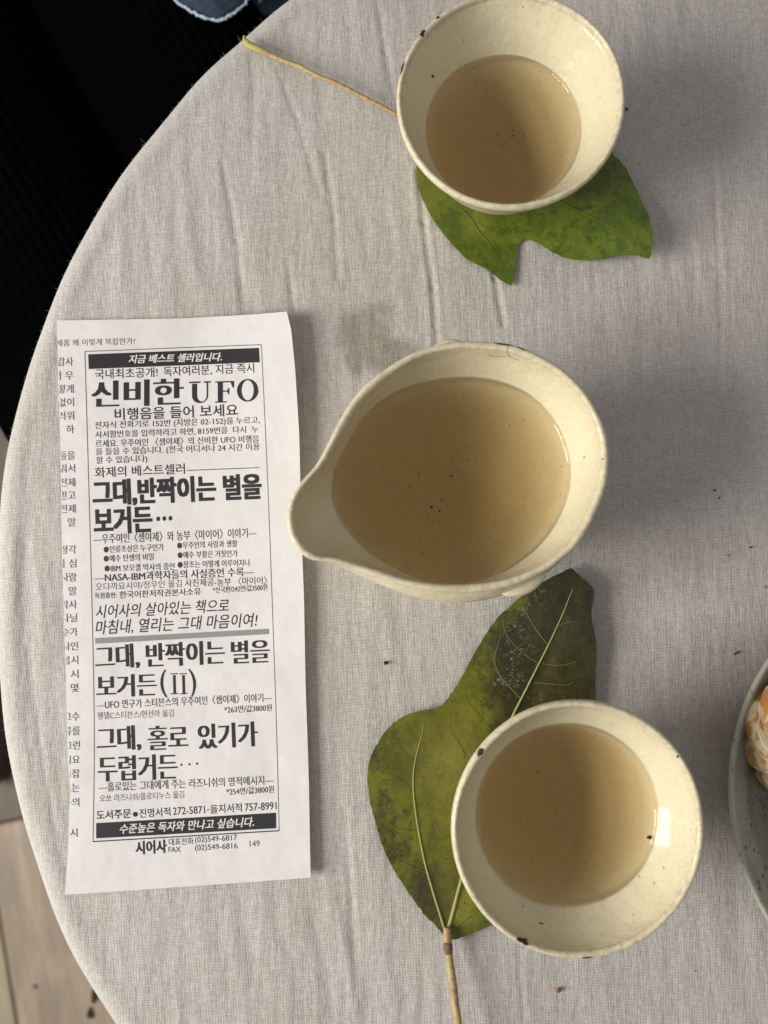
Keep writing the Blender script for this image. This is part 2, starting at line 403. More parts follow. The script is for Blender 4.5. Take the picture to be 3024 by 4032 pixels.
def build_cloth():
    nr1 = 380
    # angles: dense where the photo looks
    a0, a1 = math.radians(95), math.radians(268)
    th = np.r_[np.linspace(a0, a1, 1150, endpoint=False), np.linspace(a1, a0 + 2 * math.pi, 200, endpoint=False)]
    nt = len(th); Rt = table_r(th)
    rho = np.r_[0.02, np.linspace(0.06, 1.0, nr1)]
    X = TC[0] + np.outer(rho, (Rt - 0.008) * np.cos(th)); Y = TC[1] + np.outer(rho, (Rt - 0.008) * np.sin(th))
    fade = sstep(1.0, 0.985, rho)[:, None] * 0.8 + 0.2
    Z = cloth_h(X, Y) * fade
    rings = [np.stack([X, Y, TABLE + Z], 2)]
    # round the edge and fall
    zl = Z[-1]
    for k in range(1, 10):
        a = math.pi / 2 * k / 9
        r = Rt - 0.008 + 0.008 * math.sin(a); z = -0.006 * (1 - math.cos(a))
        rings.append(np.stack([TC[0] + r * np.cos(th), TC[1] + r * np.sin(th), TABLE + z + zl * (1 - k / 9)], 1)[None])
    for k in range(1, 13):
        d = 0.10 * k / 12
        fl = (0.5 + 0.5 * np.cos(th * 17 + 1.3 * np.sin(th * 5))) * 0.022 * (k / 12) ** 1.2
        r = Rt + fl
        rings.append(np.stack([TC[0] + r * np.cos(th), TC[1] + r * np.sin(th), np.full(nt, TABLE - 0.006 - d)], 1)[None])
    V = np.concatenate(rings, 0); nrt = V.shape[0]
    V = V.reshape(-1, 3)
    i, j = np.meshgrid(np.arange(nrt - 1), np.arange(nt), indexing='ij'); j2 = (j + 1) % nt
    F = np.stack([i * nt + j, (i + 1) * nt + j, (i + 1) * nt + j2, i * nt + j2], -1).reshape(-1, 4)
    # centre fan
    me = bpy.data.meshes.new("tablecloth")
    V = np.vstack([V, [[TC[0], TC[1], TABLE]]])
    ci = len(V) - 1
    fan = np.stack([np.full(nt, ci), np.arange(nt), (np.arange(nt) + 1) % nt], -1)
    me.vertices.add(len(V)); me.vertices.foreach_set("co", (V - [TC[0], TC[1], TABLE]).ravel())
    nl = len(F) * 4 + len(fan) * 3
    me.loops.add(nl); me.loops.foreach_set("vertex_index", np.r_[F.ravel(), fan.ravel()].astype(np.int32))
    me.polygons.add(len(F) + len(fan))
    me.polygons.foreach_set("loop_start", np.r_[np.arange(len(F)) * 4, len(F) * 4 + np.arange(len(fan)) * 3].astype(np.int32))
    me.polygons.foreach_set("use_smooth", np.ones(len(F) + len(fan), bool))
    me.update(calc_edges=True)
    # wet stain beside the pitcher (its own shape)
    st = np.zeros(len(V))
    for (px, py, rx, ry, k) in [(1430, 1310, 95, 95, 1.0), (1540, 1400, 130, 70, 0.95), (1400, 1420, 45, 70, 0.8), (1480, 1220, 60, 45, 0.6)]:
        c = P(px, py, 0); sx = (P(px + rx, py, 0) - c).length; sy = (P(px, py + ry, 0) - c).length
        st = np.maximum(st, k * np.exp(-0.7 * (((V[:, 0] - c.x) / sx) ** 2 + ((V[:, 1] - c.y) / sy) ** 2) ** 1.5))
    at = me.attributes.new('stain', 'FLOAT', 'POINT'); at.data.foreach_set('value', st.astype(np.float32))
    me.materials.append(LINEN)
    o = bpy.data.objects.new("tablecloth", me); C.objects.link(o); o.location = (TC[0], TC[1], TABLE)
    tag(o, "pale grey-beige linen cloth covering the round table", "tablecloth")
    # loose lint on the fold of the edge
    rs = np.random.RandomState(3); vv = []; ff = []
    for k in range(420):
        t = math.radians(rs.uniform(125, 232)); r = float(table_r(np.array([t]))[0])
        b = np.array([TC[0] + (r - 0.0009) * math.cos(t), TC[1] + (r - 0.0009) * math.sin(t), TABLE - 0.0032])
        dirv = np.array([math.cos(t + rs.uniform(-1.1, 1.1)), math.sin(t + rs.uniform(-1.1, 1.1)), rs.uniform(-0.3, 0.8)])
        L = rs.uniform(0.0002, 0.0009) * (1 if rs.rand() < 0.9 else 1.8); bend = rs.uniform(-1, 1, 3) * L * 0.6
        prev = None
        for q in range(5):
            u = q / 4; c = b + dirv * L * u + bend * u * u; wd = 0.000022 * (1 - 0.6 * u)
            s = np.array([-math.sin(t), math.cos(t), 0]) * wd
            vv += [c + s, c - s, c + np.array([0, 0, wd])]
            if q:
                n0 = len(vv) - 6
                for (e, f) in ((0, 1), (1, 2), (2, 0)): ff.append((n0 + e, n0 + f, n0 + 3 + f, n0 + 3 + e))
    fm = mat_flat("lint", (0.7, 0.68, 0.65), 0.9)
    lint = mesh_obj("lint", np.array(vv), ff, fm, o); lint['kind'] = 'stuff'
    return o
cloth = build_cloth()

# the table under the cloth
def build_table():
    m = mat_wood("table_wood", (0.22, 0.13, 0.07), (0.30, 0.19, 0.10), (0.12, 0.07, 0.04))
    t = empty("round_table", Vector((TC[0], TC[1], 0)), "small round table hidden under the pale linen cloth", "table")
    n = 96; v = []; f = []
    prof = [(0.0, -0.002), (-0.020, -0.0022), (-0.010, -0.006), (-0.0085, -0.010), (-0.0085, -0.024), (-0.010, -0.028)]
    rows = []
    for (dr, z) in prof:
        row = []
        for k in range(n):
            a = 2 * math.pi * k / n; r = float(table_r(np.array([a]))[0])
            rr = 0.001 if dr == 0.0 else r + dr
            v.append((TC[0] + rr * math.cos(a), TC[1] + rr * math.sin(a), TABLE + z))
        rows.append(len(v) - n)
    for a_, b_ in zip(rows[:-1], rows[1:]):
        for k in range(n): f.append((a_ + k, b_ + k, b_ + (k + 1) % n, a_ + (k + 1) % n))
    f.append(tuple(rows[-1] + k for k in range(n))); f.append(tuple(rows[0] + k for k in range(n))[::-1])
    mesh_obj("tabletop", v, f, m, t, smooth=False)
    pth = [(TC[0], TC[1], z) for z in (0.0, 0.015, 0.03, 0.06, 0.4, TABLE - 0.03)]
    tube("pedestal", pth, [0.20, 0.20, 0.06, 0.03, 0.028, 0.05], m, t, 32)
build_table()

# ------------------------------------------------------------------ vessels
def polar_fn(pts, c):
    """pts world xy around centre c -> periodic radius function"""
    d = np.asarray(pts)[:, :2] - np.asarray(c)[:2]
    th = np.arctan2(d[:, 1], d[:, 0]) % (2 * math.pi); r = np.hypot(d[:, 0], d[:, 1])
    o = np.argsort(th); th = th[o]; r = r[o]
    th3 = np.r_[th - 2 * math.pi, th, th + 2 * math.pi]; r3 = np.r_[r, r, r]
    return lambda q: np.interp(np.mod(q, 2 * math.pi), th3, r3)
def ellipse_px(cx, cy, a, b, n=72):
    t = np.linspace(0, 2 * math.pi, n, endpoint=False)
    return np.stack([cx + a * np.cos(t), cy + b * np.sin(t)], 1)

def vessel(name, rim_px, liq_px, hr, zl, zb, rf, glaze, z0=0.0, lipw=2.1, p=1.35, bulge=lambda th: 0.0 * th, spout=None, wob=0.25, wet_gloss=0.0, lipb=0.35):
    """rim_px, liq_px outlines in the photo, heights in mm above the table"""
    rim_px = np.asarray(rim_px, float); liq_px = np.asarray(liq_px, float)
    zr = np.full(len(rim_px), hr - 1.2)
    if spout is not None: zr = zr + spout(rim_px[:, 0], rim_px[:, 1])
    RW = PA(rim_px, zr) ; LW = PA(liq_px, zl)
    c = LW[:, :2].mean(0)
    Rr = polar_fn(RW, c); Rl = polar_fn(LW, c)
    th_r = np.arctan2(RW[:, 1] - c[1], RW[:, 0] - c[0]) % (2 * math.pi); o = np.argsort(th_r)
    def hrf(q):
        if spout is None: return np.full(len(q), float(hr))
        t3 = np.r_[th_r[o] - 2 * math.pi, th_r[o], th_r[o] + 2 * math.pi]; z3 = np.tile(zr[o] + 1.2, 3)
        return np.interp(np.mod(q, 2 * math.pi), t3, z3)
    N = 224; th = np.linspace(0, 2 * math.pi, N, endpoint=False)
    rr = Rr(th) / MM; rl = Rl(th) / MM; H = hrf(th)
    wv = wob * (np.sin(3 * th + hr) * 0.5 + np.sin(7 * th + 1.7 * hr) * 0.25)
    H = H + wv
    W = lipw * (1 + 0.08 * np.sin(5 * th + 2))
    Rin = rr - W
    bl = bulge(th)
    def inner(s):     # s 0 at liquid .. 1 at rim
        g = 1 - (1 - s) ** p
        return rl + (Rin - rl) * g
    cone = np.minimum(p * (Rin - rl) * (zl - zb) / (hr - zl), 0.32 * rl)
    def below(q):     # q 0 at liquid .. 1 at the bottom
        return rl * max(0.0, (1 - q ** 2.7)) ** 0.6 - cone * q * (1 - q) ** 1.3
    rings = []; rimv = []; dryv = []
    def ring(r, z, rm=0.0): rings.append(np.stack([c[0] + r * MM * np.cos(th), c[1] + r * MM * np.sin(th), TABLE + z * MM * np.ones(N)], 1)); rimv.append(np.full(N, rm)); dryv.append(np.full(N, 1.0))
    one = np.ones(N)
    # underside and foot
    ring(one * (rf - 5), z0 + 2.5); ring(one * (rf - 3.5), z0 + 0.6); ring(one * (rf - 2.5), z0); ring(one * (rf - 0.6), z0); ring(one * rf, z0 + 0.8); ring(one * (rf - 0.5), z0 + 5)
    # outside, upwards
    n_out0 = len(rings)
    zb_o = z0 + 6
    for k in range(0, 11):
        q = 1 - k / 10.0; z = zl - (zl - zb_o) * q
        r = np.maximum(below(min(q, 0.985)) + W * 1.15 * (1 + 0.4 * q) , (rf - 0.3) * one)
        ring(r + bl * 0.55 * (1 - q), z)
    for k in range(1, 17):
        s = k / 17.0; z = zl + (H - 1.5 - zl) * s
        ring(inner(s) + W + lipb * math.sin(math.pi * s ** 2.2) + bl * (0.55 * (1 - s) + 0.85 * math.sin(math.pi * s) ** 0.8) * (1 - s ** 6), z, 0.6 * sstep(0.85, 1.0, s))
    n_out1 = len(rings)
    for _ in range(10):          # a smooth outer wall
        for k in range(n_out0 + 1, n_out1 - 1):
            rings[k] = 0.5 * rings[k] + 0.25 * (rings[k - 1] + rings[k + 1])
    # lip
    for a in np.linspace(-0.15, 1.15, 11):
        an = math.pi * a
        ring(rr - W / 2 + W / 2 * math.cos(an), H - 1.35 + 1.35 * math.sin(an), 1.0)
    # inside, downwards
    for k in range(1, 21):
        s = 1 - k / 20.0; z = zl + (H - 1.5 - zl) * s
        ring(inner(s), z, float(0.5 * sstep(0.8, 1.0, s)))
    for k in range(1, 17):
        q = math.sin(math.pi / 2 * k / 16.0); ring(below(min(q, 0.9995)), zl - (zl - zb) * q); dryv[-1] = np.full(N, wet_gloss)
    V = np.concatenate(rings, 0); nr = len(rings)
    i, j = np.meshgrid(np.arange(nr - 1), np.arange(N), indexing='ij'); j2 = (j + 1) % N
    F = np.stack([i * N + j, i * N + j2, (i + 1) * N + j2, (i + 1) * N + j], -1).reshape(-1, 4).tolist()
    F.append(tuple(range(N))[::-1]); F.append(tuple((nr - 1) * N + k for k in range(N)))
    root = empty(name, Vector((c[0], c[1], TABLE + z0 * MM)))
    body = mesh_obj("body", V, F, glaze, root, origin=Vector((c[0], c[1], TABLE + z0 * MM)))
    at = body.data.attributes.new('rim', 'FLOAT', 'POINT'); at.data.foreach_set('value', np.concatenate(rimv).astype(np.float32))
    body.data.attributes.new('dry', 'FLOAT', 'POINT').data.foreach_set('value', np.concatenate(dryv).astype(np.float32))
    # tea: closed body of liquid with a small meniscus
    rings = []
    g = 0.12
    ring(rl + 0.35 - g, zl + 1.15)
    for dr in (0.0, 0.2, 0.42, 0.7, 1.05, 1.5, 2.2, 3.2): ring(rl - dr - g, zl + 1.0 * math.exp(-dr / 0.75))
    for f_ in (0.8, 0.5, 0.2): ring(rl * f_, zl)
    topn = len(rings); Vt = np.concatenate(rings, 0)
    rings = []
    for k in range(1, 13):
        q = math.sin(math.pi / 2 * k / 12.0); ring(np.maximum(below(min(q, 0.9995)) - g, 0.05), zl - (zl - zb) * q + 0.15)
    Vb = np.concatenate(rings, 0); nb = len(rings)
    V2 = np.concatenate([Vt, Vb], 0); F2 = []
    def strip(a, b, flip):
        for k in range(N):
            k2 = (k + 1) % N
            q = (a * N + k, a * N + k2, b * N + k2, b * N + k); F2.append(q if flip else q[::-1])
    for k in range(topn - 1): strip(k, k + 1, True)
    F2.append(tuple((topn - 1) * N + k for k in range(N)))
    strip(0, topn, False)
    for k in range(topn, topn + nb - 1): strip(k, k + 1, False)
    F2.append(tuple((topn + nb - 1) * N + k for k in range(N))[::-1])
    tea = mesh_obj("tea", V2, F2, TEA, root, origin=Vector((c[0], c[1], TABLE + z0 * MM)))
    bm = bmesh.new(); bm.from_mesh(tea.data); bmesh.ops.recalc_face_normals(bm, faces=bm.faces); bm.to_mesh(tea.data); bm.free()
    bm = bmesh.new(); bm.from_mesh(body.data); bmesh.ops.recalc_face_normals(bm, faces=bm.faces); bm.to_mesh(body.data)
    for v_ in bm.verts: v_.co += body.location + root.location
    bvh = BVHTree.FromBMesh(bm); bm.free()
    return root, body, tea, bvh, c

def on_surface(bvh, px, py):
    v = Vector(ROT @ np.array([(px - 1512) / FPX, -(py - 2016) / FPX, -1.0])).normalized()
    return bvh.ray_cast(Vector(CAMP), v)[:2]
def chip(bvh, px, py, rx, ry, ang, parent, seed, name="glaze_chip", mat=None):
    """an irregular bare patch lying on the glazed surface"""
    rs = random.Random(seed); v = []; f = []
    n = 14; c, nn = on_surface(bvh, px, py)
    if c is None: return
    v.append(c + nn * 0.00016)
    for i, sc_ in enumerate((0.5, 1.0)):
        for k in range(n):
            a = 2 * math.pi * k / n; q = sc_ * (1 + (rs.uniform(-0.32, 0.28) if i else 0))
            x, y = rx * math.cos(a) * q, ry * math.sin(a) * q
            X = px + x * math.cos(ang) - y * math.sin(ang); Y = py + x * math.sin(ang) + y * math.cos(ang)
            p_, n_ = on_surface(bvh, X, Y)
            if p_ is None or (p_ - c).length > 0.008:
                p_, n_ = c + (v[-1] - c) * 0.5, nn
            v.append(p_ + n_ * (0.00016 if i == 0 else 0.00003))
    for k in range(n):
        k2 = (k + 1) % n
        f.append((0, 1 + k, 1 + k2)); f.append((1 + k, 1 + n + k, 1 + n + k2, 1 + k2))
    return mesh_obj(name, v, f, mat or CHIP, parent)
def dregs(bvh, pts, parent, seed, lift=0.2, size=(0.25, 0.6)):
    rs = random.Random(seed); vv = []; ff = []
    for (px, py, k) in pts:
        c, nn = on_surface(bvh, px, py)
        if c is None: continue
        c = c + Vector((0, 0, lift * MM)); r = k * MM * 0.5; a0 = rs.uniform(0, 3)
        n0 = len(vv)
        for (z, s) in ((-0.4, 0.6), (0.1, 1.0), (0.5, 0.5)):
            for j in range(6):
                a = a0 + j * math.pi / 3; q = s * rs.uniform(0.75, 1.25)
                vv.append(c + Vector((math.cos(a) * r * q, math.sin(a) * r * q * 0.7, z * r)))
        for lv in (0, 6):
            for j in range(6): ff.append((n0 + lv + j, n0 + lv + (j + 1) % 6, n0 + lv + 6 + (j + 1) % 6, n0 + lv + 6 + j))
        ff.append(tuple(n0 + 12 + j for j in range(6))); ff.append(tuple(n0 + j for j in range(6))[::-1])
    o = mesh_obj("tea_dregs", vv, ff, SPECK, parent); o['kind'] = 'stuff'; return o

# --- cup at the top of the picture
cupA, bodyA, teaA, bvhA, cA = vessel("tea_cup", ellipse_px(2011, 398, 450, 430), ellipse_px(1981, 517, 301, 292), 50, 32, 5, 15.5, GLAZE_A, z0=0.6, p=1.12)
tag(cupA, "cream glazed tea bowl resting on the bright green leaf, furthest up the table", "cup", "cream tea bowls of amber tea")
chip(bvhA, 1661, 127, 15, 19, 0.5, cupA, 1); chip(bvhA, 1722, 67, 8, 8, 0, cupA, 2)
chip(bvhA, 1704, 301, 5, 7, 0, cupA, 12)
chip(bvhA, 1585, 262, 5, 34, 0.25, cupA, 3)
zz = lambda L, ox, oy, s: [(ox + x * s, oy + y * s, k) for (x, y, k) in L]
dregs(bvhA, zz([(637, 733, .9), (605, 780, .5), (665, 800, .6), (720, 740, .8), (715, 712, .5), (740, 775, .5), (777, 727, .5), (632, 835, .4), (583, 850, .3), (640, 800, .4), (612, 440, .4), (617, 460, .4), (560, 760, .3), (705, 745, .5), (655, 785, .4)], 1500, 0, .7233), cupA, 1)
# --- pitcher
z2 = lambda L: [(1100 + x / 1.185, 1250 + y / 1.185) for x, y in L]
RIM_P = z2([(300, 1160), (450, 1210), (600, 1255), (750, 1280), (900, 1283), (1050, 1262), (1200, 1205), (1300, 1143), (1400, 1048), (1480, 905), (1528, 760), (1535, 620), (1510, 500), (1440, 370), (1330, 252), (1200, 170), (1080, 127), (950, 112), (850, 112), (750, 125), (650, 155), (560, 200), (440, 282), (350, 372), (280, 482), (220, 600), (170, 690), (100, 770), (52, 845), (33, 930), (45, 1020), (90, 1090), (150, 1130), (225, 1140)])
LIQ_P = z2([(250, 820), (265, 700), (310, 600), (380, 480), (480, 390), (600, 330), (740, 295), (880, 285), (1020, 305), (1150, 360), (1250, 450), (1320, 570), (1350, 700), (1340, 820), (1290, 950), (1200, 1070), (1100, 1150), (1000, 1205), (880, 1240), (800, 1243), (680, 1225), (560, 1178), (430, 1100), (330, 1000), (270, 900)])
RIM_P = catmull(RIM_P, 6, True); LIQ_P = catmull(LIQ_P, 6, True)
pit, bodyP, teaP, bvhP, cP = vessel("pitcher", RIM_P, LIQ_P, 57, 39, 6, 30, GLAZE_A, z0=0.0, lipw=2.5, p=1.75, wet_gloss=0.06, lipb=0.0,
        bulge=lambda th: 3.3 * np.clip(-np.sin(th + 0.05), 0, 1) ** 0.7, spout=lambda x, y: 3.0 * sstep(1420, 1150, x))
tag(pit, "cream glazed spouted pitcher of tea with small side lugs, between the two tea bowls", "pitcher")
def lug(px, py, z, wdt, out, parent):
    c = P(px, py, z); a0 = math.atan2(c.y - cP[1], c.x - cP[0]); v = []; f = []; n = 24; m = 10
    for i in range(n + 1):
        u = -1 + 2 * i / n; a = a0 + u * wdt * MM / 0.042
        d = Vector((math.cos(a), math.sin(a), 0)); far = Vector((cP[0], cP[1], TABLE + z * MM)) + d * 0.12
        hit = bvhP.ray_cast(far, -d)[0]
        ctr = hit + d * (out * MM * max(0, 1 - u * u) ** 0.7 - 0.0012)
        rr = (1.5 - 0.5 * u * u) * MM
        for k in range(m):
            t = 2 * math.pi * k / m
            v.append(ctr + d * (math.cos(t) * rr * (1.2 + 0.5 * max(0, 1 - u * u))) + Vector((0, 0, math.sin(t) * rr * 1.1)))
    for i in range(n):
        for k in range(m): f.append((i * m + k, i * m + (k + 1) % m, (i + 1) * m + (k + 1) % m, (i + 1) * m + k))
    f.append(tuple(range(m))[::-1]); f.append(tuple(n * m + k for k in range(m)))
    o = mesh_obj("lug", v, f, GLAZE_A, parent)
    o.data.attributes.new('dry', 'FLOAT', 'POINT').data.foreach_set('value', np.ones(len(v), np.float32))
    return o
lug(1100 + 790 / 1.185, 1250 + 110 / 1.185, 50, 7, 2.6, pit); lug(1100 + 1150 / 1.185, 1250 + 1262 / 1.185, 50, 8, 1.6, pit)
chip(bvhP, 1570, 1417, 30, 4, -0.62, pit, 4); chip(bvhP, 1985, 1356, 40, 3, 0.1, pit, 5); chip(bvhP, 2050, 1372, 20, 2.5, 0.45, pit, 6)
chip(bvhP, 1100 + 1422 / 1.185, 1250 + 653 / 1.185, 3.5, 3.5, 0, pit, 7, "glaze_speck"); chip(bvhP, 1100 + 1508 / 1.185, 1250 + 660 / 1.185, 3.5, 3.5, 0, pit, 8, "glaze_speck")
def crack(pts, parent):
    v = []
    for (x, y) in catmull(pts, 5):
        p_, n_ = on_surface(bvhP, x, y)
        if p_ is not None: v.append(np.array(p_ + n_ * 0.00002))
    tube("glaze_crack", v, 0.00010, mat_flat("crack_line", (0.20, 0.15, 0.10), 0.7), parent, 6)
crack(z2([(970, 172), (1010, 182), (1060, 180), (1090, 188), (1120, 202)]), pit)
crack(z2([(1066, 130), (1064, 160), (1075, 180)]), pit)
dregs(bvhP, [(1100 + x / 1.185, 1250 + y / 1.185, k) for x, y, k in [(650, 735, .7), (725, 700, .5), (740, 735, .6), (738, 690, .4), (803, 740, .95), (803, 675, .5), (837, 715, .6), (850, 655, .4), (882, 667, .6), (868, 600, .6), (605, 787, .6), (565, 820, .4), (600, 862, .5), (710, 885, 1.1), (748, 903, .9), (755, 850, .8), (733, 825, .5), (690, 935, .5), (713, 955, .7), (703, 983, .5), (487, 948, .4), (660, 1035, .5), (672, 1102, .6), (1010, 935, .6), (1008, 970, .5), (1142, 483, .6), (1205, 443, .4), (705, 358, .6), (710, 540, .4), (848, 535, .4), (943, 860, .3), (900, 830, .4), (918, 683, .4), (785, 905, .4), (830, 900, .4), (680, 610, .5), (765, 788, .4), (550, 600, .3), (920, 770, .3), (1050, 800, .3), (640, 912, .4), (715, 1060, .3)]], pit, 2)
# --- cup at the bottom
cupB, bodyB, teaB, bvhB, cB = vessel("tea_cup", ellipse_px(2274, 3264, 496, 508), ellipse_px(2229, 3208, 352, 357), 50, 35, 5, 16, GLAZE_A, z0=0.6, p=1.8)
tag(cupB, "cream glazed tea bowl on the browning leaf, beside the orange's green plate", "cup", "cream tea bowls of amber tea")
chip(bvhB, 1890, 2961, 13, 21, 0.5, cupB, 9); chip(bvhB, 2058, 3706, 30, 13, 0.45, cupB, 10); chip(bvhB, 2313, 3770, 22, 4, -0.1, cupB, 11)
chip(bvhB, 2130, 3636, 12, 3, 0.1, cupB, 13, "glaze_speck"); chip(bvhB, 2668, 2978, 5, 5, 0.1, cupB, 14, "glaze_speck")
dregs(bvhB, zz([(847, 987, .7), (885, 1022, .4), (900, 1092, .6), (1075, 1043, .5), (1028, 1080, .4), (995, 1140, .4), (1220, 1023, .4), (805, 1200, .4), (940, 1165, .3), (1010, 1160, .3), (920, 1045, .3), (1100, 1260, .3), (870, 1330, .3), (980, 1255, .3)], 1350, 2150, .904), cupB, 3)
fl = P(1350 + 1335 * .904, 2150 + 1268 * .904, 35.3)
fv = [fl + Vector((math.cos(k * 1.05) * 0.0009 * (1 + 0.3 * (k % 2)), math.sin(k * 1.05) * 0.0007, 0.0002)) for k in range(6)] + [fl + Vector((0, 0, 0.0007))]
mesh_obj("floating_tea_leaf", fv, [(k, (k + 1) % 6, 6) for k in range(6)], SPECK, cupB)

# ------------------------------------------------------------------ leaves
def foot_gap(cx, cy):
    return lambda x, y: np.hypot(x - cx, y - cy)
def blade(name_root, outline, zfn, mat, label, attrs, group, origin_px):
    root = empty(name_root, P(*origin_px, 0.5)); tag(root, label, "leaf", group)
    B = PZ(catmull(outline, 6, True), zfn)
    B[:, :2] += np.random.RandomState(len(B)).normal(0, 0.00010, (len(B), 2))
    nb = len(B); b2 = [Vector((p[0], p[1])) for p in B]
    mn = B.min(0); mx = B.max(0); st = 0.0016
    inner = []
    xs = np.arange(mn[0], mx[0], st); ys = np.arange(mn[1], mx[1], st)
    poly = B[:, :2]
    gx, gy = np.meshgrid(xs, ys); gx = gx + (np.arange(gx.shape[0]) % 2)[:, None] * st / 2
    q = np.stack([gx.ravel(), gy.ravel()], 1)
    ins = np.zeros(len(q), bool); j = nb - 1; md = np.full(len(q), 1e9)
    for i in range(nb):
        xi, yi = poly[i]; xj, yj = poly[j]
        cond = ((yi > q[:, 1]) != (yj > q[:, 1]))
        with np.errstate(divide='ignore', invalid='ignore'):
            cross = q[:, 0] < (xj - xi) * (q[:, 1] - yi) / (yj - yi + 1e-15) + xi
        ins ^= (cond & cross); md = np.minimum(md, np.hypot(q[:, 0] - xi, q[:, 1] - yi)); j = i
    q = q[ins & (md > 0.0009)]
    pts = b2 + [Vector(p) for p in q]
    vo, eo, fo, *_ = geometry.delaunay_2d_cdt(pts, [], [list(range(nb))], 1, 1e-7)
    V = np.array([(v.x, v.y) for v in vo]); Z = zfn(V[:, 0], V[:, 1])
    V3 = np.c_[V, TABLE + Z * MM]
    o = mesh_obj("blade", V3, [tuple(f) for f in fo], mat, root, origin=root.location.copy())
    for k, fn in attrs.items():
        a = o.data.attributes.new(k, 'FLOAT', 'POINT'); a.data.foreach_set('value', fn(V[:, 0], V[:, 1]).astype(np.float32))
    if o.data.polygons[0].normal.z < 0: o.data.flip_normals()
    md_ = o.modifiers.new("thickness", 'SOLIDIFY'); md_.thickness = 0.00035; md_.offset = -1
    es = o.modifiers.new("hard rim", 'EDGE_SPLIT'); es.split_angle = math.radians(55)
    return root
def blobs(L):
    def f(x, y):
        r = np.zeros(len(x))
        for (px, py, sx, sy, k) in L:
            c = P(px, py, 2); wx = sx / 10500; wy = sy / 10500
            r = np.maximum(r, k * np.exp(-(((x - c.x) / wx) ** 2 + ((y - c.y) / wy) ** 2)))
        return r
    return f
def vein(name, pts, zfn, r0, r1, mat, root, lift=0.0):
    q = catmull(pts, 6); W_ = PZ(q, zfn)
    W_[:, 2] += lift * MM + 0.0001
    tube(name, W_, np.linspace(r0, r1, len(W_)) * MM, mat, root, 8, 0.7)
def zA(x, y):
    d = np.hypot(x - cA[0], y - cA[1])
    tip = P(2560, 1010, 5); t2 = P(2005, 1120, 3)
    z = 0.45 + 3.2 * sstep(0.022, 0.055, d)
    z = z + 5.5 * np.exp(-(((x - tip.x) / 0.016) ** 2 + ((y - tip.y) / 0.028) ** 2)) - 1.6 * np.exp(-(((x - t2.x) / 0.014) ** 2 + ((y - t2.y) / 0.014) ** 2))
    z = z + (vn(x * 90, y * 90, 5) * 1.1 + vn(x * 220, y * 220, 6) * 0.35) * sstep(0.02, 0.05, d)
    return np.maximum(z, 0.35)
def zB(x, y):
    d = np.hypot(x - cB[0], y - cB[1])
    tip = P(2310, 2480, 6); tl = P(1470, 3050, 3)
    z = 0.45 + 2.4 * sstep(0.022, 0.06, d)
    z = z + 4.2 * np.exp(-(((x - tip.x) / 0.022) ** 2 + ((y - tip.y) / 0.035) ** 2)) + 0.8 * np.exp(-(((x - tl.x) / 0.014) ** 2 + ((y - tl.y) / 0.02) ** 2))
    z = z + (vn(x * 80, y * 80, 15) * 1.3 + vn(x * 210, y * 210, 16) * 0.4) * sstep(0.02, 0.05, d)
    # pressed in along the midrib, arched between veins
    a = P(1762, 3680, 3); b = P(2250, 2330, 5)
    dx, dy = b.x - a.x, b.y - a.y; L = math.hypot(dx, dy)
    s = np.abs(((x - a.x) * dy - (y - a.y) * dx) / L)
    z = z - 0.8 * np.exp(-(s / 0.0035) ** 2) * sstep(0.02, 0.04, d)
    return np.maximum(z, 0.35)
sA = lambda L: [(1600 + x * .6329, 550 + y * .6329) for x, y in L]
OUT_A = sA([(62, 190), (75, 290), (110, 390), (170, 500), (260, 620), (370, 735), (480, 795), (560, 850), (645, 905), (668, 860), (682, 760), (690, 680), (715, 632), (765, 622), (830, 648), (900, 692), (980, 730), (1080, 748), (1200, 745), (1320, 722), (1430, 718), (1508, 738), (1525, 690), (1530, 600), (1510, 480), (1460, 370), (1390, 220), (1330, 130), (1285, 88)]) + \
        [(2400, 530), (2440, 450), (2477, 428), (2420, 400), (2300, 350), (2150, 330), (2000, 360), (1850, 430), (1730, 500), (1660, 580)]
leafA = blade("leaf", OUT_A, zA, LEAF1, "bright green lobed leaf lying under the tea bowl furthest up the table",
              {'brown': blobs([(1790, 850, 30, 60, .38), (2290, 820, 90, 14, .55), (2420, 690, 50, 60, .35), (2500, 1000, 60, 30, .45), (1712, 843, 22, 14, .5), (2000, 1050, 40, 30, .35)]),
               'yellow': blobs([(1880, 890, 60, 60, .7), (1700, 800, 50, 120, .45), (1640, 690, 40, 60, .8)]),
               'crust': lambda x, y: np.zeros(len(x))}, "leaves used as coasters", (1850, 600))
vein("vein", sA([(330, 430), (400, 490), (450, 570), (520, 650), (560, 720), (610, 800)]), zA, 0.32, 0.08, VEIN3, leafA)
vein("midrib", sA([(700, 180), (960, 385), (1150, 480), (1280, 545), (1380, 605), (1470, 660)]), zA, 0.42, 0.10, VEIN3, leafA)
vein("vein", sA([(450, 520), (540, 570), (640, 590), (700, 610)]), zA, 0.16, 0.06, VEIN3, leafA)
vein("vein", sA([(1150, 480), (1230, 560), (1260, 650)]), zA, 0.14, 0.05, VEIN3, leafA)
vein("vein", sA([(1120, 465), (1250, 430), (1340, 330)]), zA, 0.14, 0.05, VEIN3, leafA)
def mat_stalk(name, a, b, c_):
    s = NT(name); v = s.coords()
    n = s.noise(v, 75, 4, 0.6); n2 = s.noise(v, 650, 3, 0.6)
    c = s.mix(s.ramp(n, [(0.40, (0,) * 3), (0.62, (1,) * 3)]), a, b)
    c = s.mix(s.math('MULTIPLY', s.math('SUBTRACT', n2, 0.5, True), 4.0, True), c, c_)
    s.col(c).rough(0.55); s.normal(s.bump(n2, 0.5, 0.0005)); return s.m
